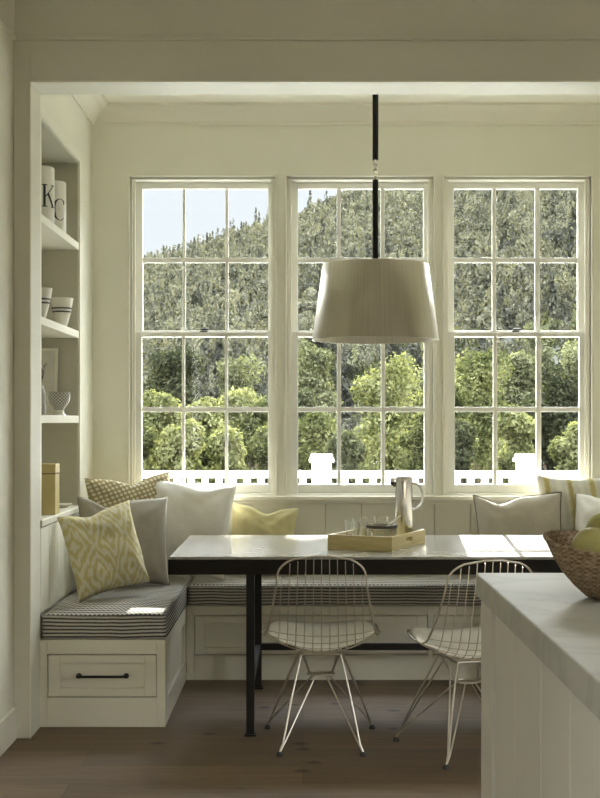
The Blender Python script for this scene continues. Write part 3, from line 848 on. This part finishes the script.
# fruit basket
fb = Vector((.728, 2.985, IZ))
bk = empty('woven_basket', fb, 'brown woven seagrass basket holding yellow-green fruit on the island', 'basket')
def rimwave(a, i, z):
    return (z/.135)**2*(.017*math.sin(a)+.008*math.sin(2*a+1.2)+.004*math.sin(3*a))
pr = [(0, 0), (.06, 0), (.078, .006), (.105, .030), (.132, .060), (.153, .092), (.168, .122), (.171, .130), (.167, .134), (.160, .122), (.145, .092), (.124, .062), (.098, .034), (.070, .012), (.0, .010)]
MB().lathe(pr, (0, 0, 0), 72, wave=rimwave).build('basket_wall', M['basket'], bk, world=False, smooth=True)
m = MB(); pts = [(.1695*math.cos(a), .1695*math.sin(a), .131+rimwave(a, 0, .131)) for a in [2*math.pi*k/72 for k in range(72)]]
m.tube(pts, .0052, 8, closed=True); m.build('rim', M['basket'], bk, world=False, smooth=True)
fl = [((592-303)/F*2.95, 2.95, 548, .047, 'front yellow-green fruit against the basket rim'),
      ((606-303)/F*3.03, 3.035, 530, .046, 'yellow-green fruit peeking out behind the front one'),
      (.775, 2.93, 552, .045, 'yellow-green fruit at the outer edge of the frame in the basket'),
      ]
for k, (x, y, py, r, lb) in enumerate(fl):
    z = 1.33-(py-420)/F*y
    root = empty('fruit' if k == 0 else 'fruit.%03d' % k, (x, y, z), lb, 'fruit', 'fruit in the basket')
    pr = []
    for j in range(17):
        a = -math.pi/2+math.pi*j/16; rr = r*math.cos(a); zz = r*.95*math.sin(a)
        if a > .9: zz -= r*.28*((a-.9)/.67)**2
        pr.append((rr, zz))
    MB().lathe(pr, (0, 0, 0), 32).build('skin', M['fruit'], root, world=False, smooth=True)
    MB().tube([(0, 0, r*.62), (.003, 0, r*1.0)], .0016, 6).build('stem', M['trunk'], root, world=False)
    root.rotation_euler = (math.radians((-75, -15, 10)[k]), math.radians((30, 15, 25)[k]), k)

# ------------------------------------------------------------------ things on the niche shelves
def curved(poly, R, a0, zc, off):
    """flat 2D letter outline -> points on a cylinder"""
    return [(math.cos(a0+p[0]/R)*(R+off), math.sin(a0+p[0]/R)*(R+off), zc+p[1]) for p in poly]
def letter(m, strips, R, a0, zc):
    for st in strips:      # each strip: list of (left pt, right pt)
        vs = []; n = len(st)
        for off in (-.0003, .0010):
            for l, r in st: vs += curved([l, r], R, a0, zc, off)
        fs = []
        for i in range(n-1):
            fs.append((2*i, 2*i+1, 2*i+3, 2*i+2)); fs.append(tuple(2*n+q for q in (2*i, 2*i+2, 2*i+3, 2*i+1)))
            fs.append((2*i, 2*i+2, 2*n+2*i+2, 2*n+2*i)); fs.append((2*i+1, 2*n+2*i+1, 2*n+2*i+3, 2*i+3))
        m.add(vs, fs)
def bar(p, q, w, n=6):
    p, q = Vector(p), Vector(q); d = (q-p).normalized(); nn = Vector((-d.y, d.x))*w/2
    return [((p.lerp(q, i/n)+nn)[:], (p.lerp(q, i/n)-nn)[:]) for i in range(n+1)]
K = [bar((-.022, -.05), (-.022, .05), .011), bar((-.036, -.05), (-.008, -.05), .004), bar((-.036, .05), (-.008, .05), .004),
     bar((-.016, -.004), (.027, .049), .004), bar((-.004, .010), (.028, -.049), .011), bar((.014, .05), (.038, .05), .004), bar((.014, -.05), (.042, -.05), .004)]
Cs = []
for k in range(25):
    a = math.radians(48+k*(264/24)); th_ = .002+.0075*max(0, -math.cos(a))
    Cs.append(((math.cos(a)*(.034+th_), math.sin(a)*(.052+.001)), (math.cos(a)*(.034-th_), math.sin(a)*(.052-.002))))
C = [Cs, bar((.024, .026), (.024, .046), .006), ]
for k, (x, y, L, nm) in enumerate(((-1.225, 6.05, K, 'K'), (-1.222, 6.335, C, 'C'))):
    root = empty('canister' if k == 0 else 'canister.001', (x, y, 2.2352), 'tall white ceramic canister marked with a black serif %s on the top shelf' % nm, 'canister', 'lettered canisters on the top shelf')
    R = .068; H = (.268, .252)[k]
    MB().lathe([(0, 0), (R-.004, 0), (R, .004), (R, H-.006), (R-.003, H), (R-.008, H), (R-.008, .01), (0, .008)], (0, 0, 0), 48).build('canister_body', M['ceramic'], root, world=False, smooth=True)
    m = MB(); letter(m, L, R, math.radians((-42, -46)[k]), .130 if k == 0 else .112)
    tag(m.build('letter', M['ink'], root, world=False), 'black letter %s' % nm)
for k, (x, y, lb) in enumerate(((-1.205, 5.955, 'white footed bowl with two charcoal bands, nearer the room on the second shelf'), (-1.195, 6.44, 'white footed bowl with two charcoal bands, deeper along the second shelf'))):
    root = empty('banded_bowl' if k == 0 else 'banded_bowl.001', (x, y, 1.7852), lb, 'bowl', 'banded bowls on the second shelf')
    MB().lathe([(0, 0), (.026, 0), (.027, .012), (.036, .045), (.050, .105), (.058, .148), (.055, .148), (.046, .105), (.032, .048), (0, .02)], (0, 0, 0), 40).build('bowl_wall', M['ceramic'], root, world=False, smooth=True)
    for z in (.080, .097):
        r = .036+(z-.045)*.0142/.06
        MB().lathe([(r-.001, z-.004), (r+.0012, z-.004), (r+.0028, z+.003), (r+.001, z+.003)], (0, 0, 0), 40).build('band', M['charcoal'], root, world=False, smooth=True)
# leaning board on third shelf
bd = empty('leaning_board', (-1.345, 6.60, 1.3522), 'pale rectangular board leaning against the niche end on the third shelf', 'board')
m = MB(); m.box(-.095, .095, -.006, .006, .0, .345); m.build('board_panel', M['canvas'], bd, bevel=.003, world=False)
m = MB(); m.box(-.095, .095, -.009, -.006, 0, .012); m.box(-.095, .095, -.009, -.006, .333, .345); m.box(-.095, -.083, -.009, -.006, .012, .333); m.box(.083, .095, -.009, -.006, .012, .333)
m.build('border', M['trim'], bd, world=False)
bd.rotation_euler = (math.radians(-6), 0, 0)
vs_ = empty('patterned_vase', (-1.215, 5.98, 1.3522), 'small charcoal patterned vase with dark dried sprigs on the third shelf', 'vase')
MB().lathe([(0, 0), (.030, 0), (.034, .03), (.028, .06), (.033, .09), (.026, .12), (.018, .135), (.021, .145), (.017, .145), (.014, .12), (0, .1)], (0, 0, 0), 28).build('vase_wall', M['knit'], vs_, world=False, smooth=True)
m = MB(); rnd = random.Random(3)
for k in range(16):
    a = rnd.uniform(0, 6.28); r = rnd.uniform(.01, .04); h = rnd.uniform(.17, .27)
    tip = Vector((math.cos(a)*r, math.sin(a)*r, h)); m.tube([(0, 0, .11), Vector((math.cos(a)*r*.4, math.sin(a)*r*.4, h*.7)), tip], .0014, 5)
    for j in range(7):
        c = Vector((0, 0, .12)).lerp(tip, .55+j*.07); d_ = Vector((rnd.uniform(-1, 1), rnd.uniform(-1, 1), rnd.uniform(.1, 1))).normalized()*.014
        s2 = d_.cross(Vector((0, 0, 1))).normalized()*.005
        m.add([c, c+d_*.5+s2, c+d_, c+d_*.5-s2, c+Vector((0, 0, .002))], [(0, 1, 2, 3), (0, 3, 4), (0, 4, 1)])
m.build('sprig', M['sprig'], vs_, world=False)
kb_ = empty('patterned_bowl', (-1.20, 6.40, 1.3522), 'small footed bowl with a charcoal and white woven pattern on the third shelf', 'bowl')
MB().lathe([(.022, 0), (.028, 0), (.022, .02), (.026, .035), (.048, .065), (.054, .09), (.052, .116), (.048, .116), (.048, .09), (.04, .065), (0, .045)], (0, 0, 0), 36).build('bowl_wall', M['knit'], kb_, world=False, smooth=True)
MB().lathe([(0, 0), (.034, 0), (.030, .008), (.024, .012), (.0235, .030), (.0, .030)], (0, 0, 0), 28).build('bowl_foot', M['ceramic'], kb_, world=False, smooth=True)
yb = empty('ochre_box', (-1.192, 6.02, NZ0+.0006), 'pale ochre upright box with a thin brown band on the niche ledge', 'box')
MB().box(-.055, .055, -.05, .05, 0, .185).build('box_body', M['ochre'], yb, bevel=.003, world=False)
MB().box(-.056, .056, -.051, .051, .185, .1895).build('band', M['ochre_dark'], yb, world=False)
MB().box(-.056, .056, -.051, .051, .1895, .232).build('lid', M['ochre'], yb, bevel=.003, world=False)
o = MB().lathe([(0, 0), (.03, 0), (.052, .014), (.055, .02), (.05, .02), (0, .008)], (0, 0, 0), 30).build('small_dish', M['ceramic'], None, smooth=True)
o.location = (-1.20, 6.44, NZ0+.0006); tag(o, 'shallow white dish behind the ochre box on the niche ledge', 'dish')
o = MB().box(-.004, .004, -.09, .09, 0, .215).build('clear_photo_stand', M['glass'], None); o.location = (-1.30, 5.86, NZ0+.0006)
tag(o, 'clear upright glass panel beside the ochre box on the niche ledge', 'glass panel')

# ------------------------------------------------------------------ outside: deck, railing, land
struct(MB().box(-4, 5, 7.29, 9.45, -.16, -.06), 'floor_deck', M['ext_white'], 'pale wooden deck outside the windows', 'deck', )
rl = empty('deck_railing', (.13, 9.3, -.06), 'white wooden deck railing with square balusters and capped posts outside the windows', 'railing')
posts = [-2.808, -1.338, .132, 1.602, 3.072]
m = MB()
m.box(-2.9, 3.15, 9.255, 9.345, .918, .965)
m.build('top_rail', M['ext_white'], rl, bevel=.004)
MB().box(-2.9, 3.15, 9.27, 9.33, .80, .856).build('middle_rail', M['ext_white'], rl, bevel=.003)
MB().box(-2.9, 3.15, 9.27, 9.33, .04, .09).build('bottom_rail', M['ext_white'], rl, bevel=.003)
for xp in posts:
    m = MB(); m.box(xp-.068, xp+.068, 9.232, 9.368, -.06, 1.03); m.box(xp-.088, xp+.088, 9.212, 9.388, 1.03, 1.055); m.box(xp-.078, xp+.078, 9.222, 9.378, 1.055, 1.083)
    m.build('post', M['ext_white'], rl, bevel=.004)
x = -2.8
while x < 3.1:
    if min(abs(x-p) for p in posts) > .1:
        MB().box(x-.024, x+.024, 9.285, 9.315, .09, .925).build('baluster', M['ext_white'], rl)
    x += .1

def ridge(x): return 61.5+(max(-24, .25*x) if x < 0 else .36*min(x, 130))+2.2*noise.noise(Vector((x*.03, 1.3, 0)))
def land(x, y):
    if y < 40: return -1.2-5.8*((y-9.5)/30.5)**.8
    t = (y-40)/380.
    xx = x*420/max(y, 120)
    rz = ridge(xx)
    z = -7+(rz+7)*t**.92 if t <= 1 else rz+(1-t)*60
    return z+ (2.4*noise.noise(Vector((x*.02, y*.014, 0)))+1.6*noise.noise(Vector((x*.05, y*.03, 3))))*min(1, t*4)*(1 if t < .9 else .4)
NXg, NYg = 110, 90
def lf(a, b):
    y = 9.5+(b**1.3)*440; x = (a-.5)*(80+y*2.4); return (x, y, land(x, y))
struct(MB().grid(lf, NXg, NYg), 'hillside', M['hill'], 'wooded hillside rising beyond the deck railing', 'hill', smooth=True, sharp=180)

def leaf_crown(n, rx, rz, leaf, seed, lumps=9, solid=.75):
    """n little leaf quads over a cluster of lumps; returns verts, faces (unit: metres, base of crown at z=0)"""
    r = random.Random(seed); L = []
    for k in range(lumps):
        a = r.uniform(0, 6.28); q = r.uniform(.15, .62); h = r.uniform(.2, .85)
        q *= (1-.55*abs(h-.45)*1.6)
        L.append((Vector((math.cos(a)*q*rx, math.sin(a)*q*rx, h*2*rz)), r.uniform(.30, .48)*rx))
    L.append((Vector((0, 0, rz)), .62*rx))
    vs, fs = [], []
    for i in range(n):
        c, R = L[r.randrange(len(L))]
        d = Vector((r.gauss(0, 1), r.gauss(0, 1), r.gauss(.25, 1))).normalized()
        p = c+d*R*(r.uniform(solid, 1.05)); p.z = max(p.z, .02)
        nrm = (d+Vector((r.gauss(0, .6), r.gauss(0, .6), r.gauss(0, .6)))).normalized()
        u = nrm.orthogonal().normalized(); u.rotate(Matrix.Rotation(r.uniform(0, 6.28), 3, nrm)); v = nrm.cross(u)
        s = leaf*r.uniform(.6, 1.3); b = len(vs)
        vs += [p-u*s*.9, p-v*s*.42, p+u*s*.9, p+v*s*.42]; fs.append((b, b+1, b+2, b+3))
    return vs, fs
def raw_mesh(name, vs, fs, mat):
    me = bpy.data.meshes.new(name); me.from_pydata([tuple(v) for v in vs], [], fs); me.materials.append(mat); me.update(); return me

# near shrubs and trees just beyond the railing
near = []
def near_tree(name, x, y, rx, top, label, mat='leaf_near', n=6500, leaf=.085, seed=1):
    zb_ = top-2*rx*.95-.0
    g = land(x, y); hz = 2*rx*.95
    root = empty(name, (x, y, g), label, 'tree', 'trees just beyond the deck railing')
    vs, fs = leaf_crown(n, rx, rx*1.6, leaf, seed, 20, .5)
    mx_ = max(v.z for v in vs); base = top-mx_-g
    me = raw_mesh('crown', [v+Vector((0, 0, base)) for v in vs], fs, M[mat])
    o = bpy.data.objects.new('crown', me); COL.objects.link(o); o.parent = root
    m = MB()
    hb = base+rx*.6
    m.tube([(0, 0, 0), (.05, 0, hb*.5), (0, .05, hb)], [.12, .10, .06], 8)
    for k in range(5):
        a = k*1.26+seed; m.tube([(0, .03, hb*.75), (math.cos(a)*rx*.3, math.sin(a)*rx*.3, hb), (math.cos(a)*rx*.5, math.sin(a)*rx*.5, hb+rx*.3)], [.05, .035, .015], 6)
    m.build('trunk', M['trunk'], root, world=False, smooth=True)
spec = [ # px centre, depth, px top, radius px, label
 (388, 27, 352, 52, 'leaf_near', 'large rounded bright yellow-green tree behind the middle window under the lamp'),
 (318, 24, 408, 38, 'leaf_near', 'low yellow-green bush behind the railing post in the middle window'),
 (478, 30, 346, 48, 'leaf_near', 'tall sunny yellow-green tree seen in the window farthest from the niche'),
 (552, 26, 362, 46, 'leaf_mid', 'darker olive tree at the outer edge of the window farthest from the niche'),
 (520, 22, 402, 30, 'leaf_near', 'low bright bush behind the second railing post'),
 (458, 20, 418, 28, 'leaf_mid', 'small olive bush at the inner foot of the window farthest from the niche'),
 (158, 26, 388, 36, 'leaf_near', 'yellow-green bush at the outer foot of the window nearest the niche'),
 (205, 24, 396, 36, 'leaf_near', 'dense yellow-green bush in the centre foot of the window nearest the niche'),
 (250, 26, 384, 38, 'leaf_near', 'leafy sunlit bush at the inner foot of the window nearest the niche'),
 (175, 38, 345, 40, 'leaf_mid', 'olive tree rising behind the bushes in the window nearest the niche'),
 (240, 40, 352, 36, 'leaf_mid', 'broad olive tree behind the sunlit bush by the first window frame'),
 (312, 42, 340, 36, 'leaf_mid', 'olive tree higher up beside the frame of the middle window'),
 (430, 40, 365, 34, 'leaf_mid', 'olive tree hidden partly by the post between the middle and third windows'),
 (585, 36, 338, 40, 'leaf_mid', 'olive tree cut off by the outer frame of the third window'),
 (140, 21, 425, 30, 'leaf_near', 'low bright bush at the very corner of the window nearest the niche'),
 (184, 21, 418, 30, 'leaf_near', 'low bright shrub between the two muntins of the window nearest the niche'),
 (228, 22, 424, 30, 'leaf_near', 'low shrub filling the gap below the sunlit bush in the first window'),
 (270, 23, 415, 28, 'leaf_near', 'low bright shrub behind the inner stile of the first window'),
 (425, 22, 405, 30, 'leaf_near', 'low sunny shrub behind the pitcher and the inner stile of the middle window'),
 (300, 30, 385, 34, 'leaf_mid', 'olive bush beside the outer stile of the middle window'),
 (448, 28, 372, 34, 'leaf_near', 'bright bush behind the inner stile of the third window'),
 (575, 21, 415, 30, 'leaf_near', 'low bright shrub at the outer lower corner of the third window'),
 (516, 34, 350, 34, 'leaf_mid', 'olive tree between the sunny tree and the darker one in the third window'),
 (345, 19, 428, 30, 'leaf_mid', 'small dark olive shrub low behind the steel pitcher'),
]
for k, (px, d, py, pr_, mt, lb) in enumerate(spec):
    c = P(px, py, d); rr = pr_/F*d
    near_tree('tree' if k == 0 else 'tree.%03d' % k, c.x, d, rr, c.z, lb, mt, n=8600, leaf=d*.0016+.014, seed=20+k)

# hillside forest: the nearest 300 one by one, the rest as one mass of foliage
def conifer(n, leaf, seed):
    r = random.Random(seed); vs, fs = [], []
    for i in range(n):
        h = 1-math.sqrt(r.random()); a = r.uniform(0, 6.28); q = (1-h)*.75*(.75+.35*math.sin(h*26+a))*r.uniform(.75, 1.)
        p = Vector((math.cos(a)*q, math.sin(a)*q, h*3.0+.05)); nrm = (Vector((math.cos(a), math.sin(a), .5))+Vector((r.gauss(0, .4), r.gauss(0, .4), r.gauss(0, .4)))).normalized()
        u = nrm.orthogonal().normalized(); v = nrm.cross(u); s_ = leaf*r.uniform(.6, 1.3); b = len(vs)
        vs += [p-u*s_*.6, p-v*s_, p+u*s_*.6, p+v*s_]; fs.append((b, b+1, b+2, b+3))
    return vs, fs
protos = [leaf_crown(480, 1., 1.2, .125, 100+k, 6, .82) for k in range(4)]+[conifer(380, .13, 50+k) for k in range(2)]
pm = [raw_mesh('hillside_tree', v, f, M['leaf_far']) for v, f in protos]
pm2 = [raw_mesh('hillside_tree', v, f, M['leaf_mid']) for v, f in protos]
rf = random.Random(11); pts = []; y = 46.
while y < 432:
    size = 1.05+1.0*min(1, (y-46)/300.)
    x = -.50*y-size*2
    while x < .40*y+size*2:
        xx = x+rf.uniform(-.5, .5)*size; yy = y+rf.uniform(-.7, .7)*size
        inside = -.150*yy-size*1.2 < xx < .240*yy+size*1.2
        pts.append((xx, yy, size*rf.uniform(.7, 1.3), not inside)); x += size*rf.uniform(1.25, 1.9)*(1. if inside else 2.1)
    y += size*1.75
pts.sort(key=lambda p: (p[3], p[1]))
import numpy as np
def thin(v, step, grow):
    a = np.array([tuple(q) for q in v], dtype=np.float64).reshape(-1, 4, 3)[::step]
    c = a.mean(axis=1, keepdims=True); return (c+(a-c)*grow).reshape(-1, 3)
PN = [(thin(v, 1, 1), thin(v, 2, 1.15), thin(v, 5, 2.0)) for v, f in protos]
sv = []
for i, (x, y, s, outer) in enumerate(pts):
    z = land(x, y)-.15*s; k = rf.randrange(6); rz_ = rf.uniform(0, 6.28); sz = s*rf.uniform(.95, 1.5)
    if i < 300:
        o = bpy.data.objects.new('hillside_tree' if i == 0 else 'hillside_tree.%03d' % i, (pm2 if (rf.random() < .35 or y < 62) else pm)[k]); COL.objects.link(o)
        o.location = (x, y, z); o.rotation_euler = (0, 0, rz_); o.scale = (s, s, sz)
        tag(o, 'rounded grey-green tree of the wooded hillside seen through the windows', 'tree', 'hillside trees seen through the windows')
    else:
        R = Matrix.Translation((x, y, z)) @ Matrix.Rotation(rz_, 4, 'Z') @ Matrix.Diagonal((s, s, sz, 1))
        q = PN[k][(3 if outer else 1 if y < 170 else 2)-1]
        Rn = np.array(R); sv.append((q @ Rn[:3, :3].T + Rn[:3, 3]).astype(np.float32))
allv = np.concatenate(sv); nq = len(allv)//4
print('forest', len(pts), 'trees', nq, 'quads')
me = bpy.data.meshes.new('distant_forest'); me.vertices.add(nq*4); me.vertices.foreach_set('co', allv.ravel())
me.loops.add(nq*4); me.loops.foreach_set('vertex_index', np.arange(nq*4, dtype=np.int32)); me.polygons.add(nq)
me.polygons.foreach_set('loop_start', np.arange(0, nq*4, 4, dtype=np.int32)); me.polygons.foreach_set('loop_total', np.full(nq, 4, dtype=np.int32))
me.materials.append(M['leaf_far']); me.update(calc_edges=True); me.validate()
o = bpy.data.objects.new('distant_forest', me); COL.objects.link(o)
tag(o, 'distant mass of haze-greyed green trees covering the upper hillside', 'forest', kind='stuff')

# unseen tree added above the windows' view to keep sun off the first two
TXc, TYc = -5.2, 15.8
g = land(TXc, TYc)
root = empty('sun_blocker_tree', (TXc, TYc, g), 'unseen tree added beside the deck to block sun from the windows', 'tree')
r = random.Random(5); vs, fs = [], []
for i in range(11000):
    yy = r.uniform(14.5, 17.2); a = Vector((r.uniform(-4.6, .62+.08*(yy-7.1)), yy, 0))
    lo = (1.095 if a.x < .1 else 1.12)+(a.y-7.1)*.43+.05*noise.noise(Vector((a.x*1.9, a.y*.8, 0)))
    hi = 9.2-.12*(a.x+2.8)**2+.8*noise.noise(Vector((a.x*.7, a.y, 5)))
    z = r.uniform(lo, max(lo+.3, hi)); p = Vector((a.x, a.y, z))
    nrm = Vector((r.gauss(0, 1), r.gauss(0, 1), r.gauss(0, 1))).normalized(); u = nrm.orthogonal().normalized(); v = nrm.cross(u); s = r.uniform(.10, .19); b = len(vs)
    vs += [p-u*s, p-v*s*.6, p+u*s, p+v*s*.6]; fs.append((b, b+1, b+2, b+3))
for i in range(5200):      # unseen leaf mass added higher up, blocks sun through the third window
    yy = r.uniform(14.8, 16.8); p = Vector((r.uniform(1.1, 3.0), yy, r.uniform(2.02, 3.1)+(yy-7.1)*.43))
    nrm = Vector((r.gauss(0, 1), r.gauss(0, 1), r.gauss(0, 1))).normalized(); u = nrm.orthogonal().normalized(); v = nrm.cross(u); s = r.uniform(.10, .19); b = len(vs)
    vs += [p-u*s, p-v*s*.6, p+u*s, p+v*s*.6]; fs.append((b, b+1, b+2, b+3))
me = raw_mesh('crown', [v-Vector((TXc, TYc, g)) for v in vs], fs, M['leaf_mid']); o = bpy.data.objects.new('crown', me); COL.objects.link(o); o.parent = root
m = MB(); m.tube([(TXc, TYc, g), (TXc+.1, TYc, 2.5), (TXc, TYc+.2, 6)], [.32, .25, .16], 12)
for (ax, ay, az) in ((-6, 16.6, 7), (-2.6, 15.8, 7.2), (-.6, 15.6, 7.4), (-3.7, 16.4, 8), (2.4, 15.8, 6.9)): m.tube([(TXc, TYc, 4.3), ((ax+TXc)/2, ay, az-1.2), (ax, ay, az)], [.15, .09, .03], 8)
m.build('trunk', M['trunk'], root, smooth=True)

# ------------------------------------------------------------------ light
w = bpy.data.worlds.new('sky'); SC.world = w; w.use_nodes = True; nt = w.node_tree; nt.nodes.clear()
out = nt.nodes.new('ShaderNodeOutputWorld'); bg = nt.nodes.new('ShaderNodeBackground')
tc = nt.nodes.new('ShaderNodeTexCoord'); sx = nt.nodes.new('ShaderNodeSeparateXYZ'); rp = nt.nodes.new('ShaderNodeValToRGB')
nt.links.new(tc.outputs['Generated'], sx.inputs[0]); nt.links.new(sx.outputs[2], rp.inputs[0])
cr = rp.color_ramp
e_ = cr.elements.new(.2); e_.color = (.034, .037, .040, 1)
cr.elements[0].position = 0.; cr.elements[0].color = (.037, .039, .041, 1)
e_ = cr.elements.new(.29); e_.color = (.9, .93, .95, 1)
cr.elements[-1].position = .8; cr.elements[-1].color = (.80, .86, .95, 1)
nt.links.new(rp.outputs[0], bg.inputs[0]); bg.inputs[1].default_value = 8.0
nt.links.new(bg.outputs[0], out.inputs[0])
sd = bpy.data.lights.new('sun', 'SUN'); sd.energy = 9.0; sd.angle = math.radians(.6); sd.color = (1., .95, .84)
so = bpy.data.objects.new('sun', sd); COL.objects.link(so)
so.rotation_euler = Vector((.08, 1, .43)).to_track_quat('Z', 'Y').to_euler()
so.location = (0, 20, 20)
# sampling portals in the window openings (they emit nothing)
for a, b in WX:
    pl_ = bpy.data.lights.new('window_portal', 'AREA'); pl_.shape = 'RECTANGLE'; pl_.size = b-a; pl_.size_y = WZ1-WZ0; pl_.cycles.is_portal = True
    po = bpy.data.objects.new('window_portal', pl_); COL.objects.link(po); po.location = ((a+b)/2, YB+.2, (WZ0+WZ1)/2); po.rotation_euler = (math.radians(-90), 0, 0)
pl_ = bpy.data.lights.new('window_portal', 'AREA'); pl_.shape = 'RECTANGLE'; pl_.size = 1.3; pl_.size_y = 2.3; pl_.cycles.is_portal = True
po = bpy.data.objects.new('window_portal', pl_); COL.objects.link(po); po.location = (4.41, 1.75, 1.65); po.rotation_euler = (0, math.radians(90), 0)
pl_ = bpy.data.lights.new('window_portal', 'AREA'); pl_.shape = 'RECTANGLE'; pl_.size = 1.4; pl_.size_y = 1.1; pl_.cycles.is_portal = True
po = bpy.data.objects.new('window_portal', pl_); COL.objects.link(po); po.location = (XK-.16, -.35, 1.7); po.rotation_euler = (0, math.radians(-90), 0)

# ------------------------------------------------------------------ camera
cd = bpy.data.cameras.new('camera'); co = bpy.data.objects.new('camera', cd); COL.objects.link(co)
co.location = (0, 0, EYE); co.rotation_euler = (math.radians(90), 0, 0)
cd.sensor_fit = 'HORIZONTAL'; cd.sensor_width = 36; cd.lens = 36*F/600.
cd.shift_x = -3/600.; cd.shift_y = 21/600.
cd.clip_end = 1500
SC.camera = co
SC.view_settings.view_transform = 'Standard'; SC.view_settings.look = 'None'
SC.view_settings.gamma = 1; SC.view_settings.use_curve_mapping = False
SC.view_settings.exposure = 1.71
SC.cycles.max_bounces = 12; SC.cycles.diffuse_bounces = 7; SC.cycles.transparent_max_bounces = 24
SC.cycles.use_denoising = True; SC.cycles.sample_clamp_indirect = 8
SC.cycles.caustics_reflective = False; SC.cycles.caustics_refractive = False
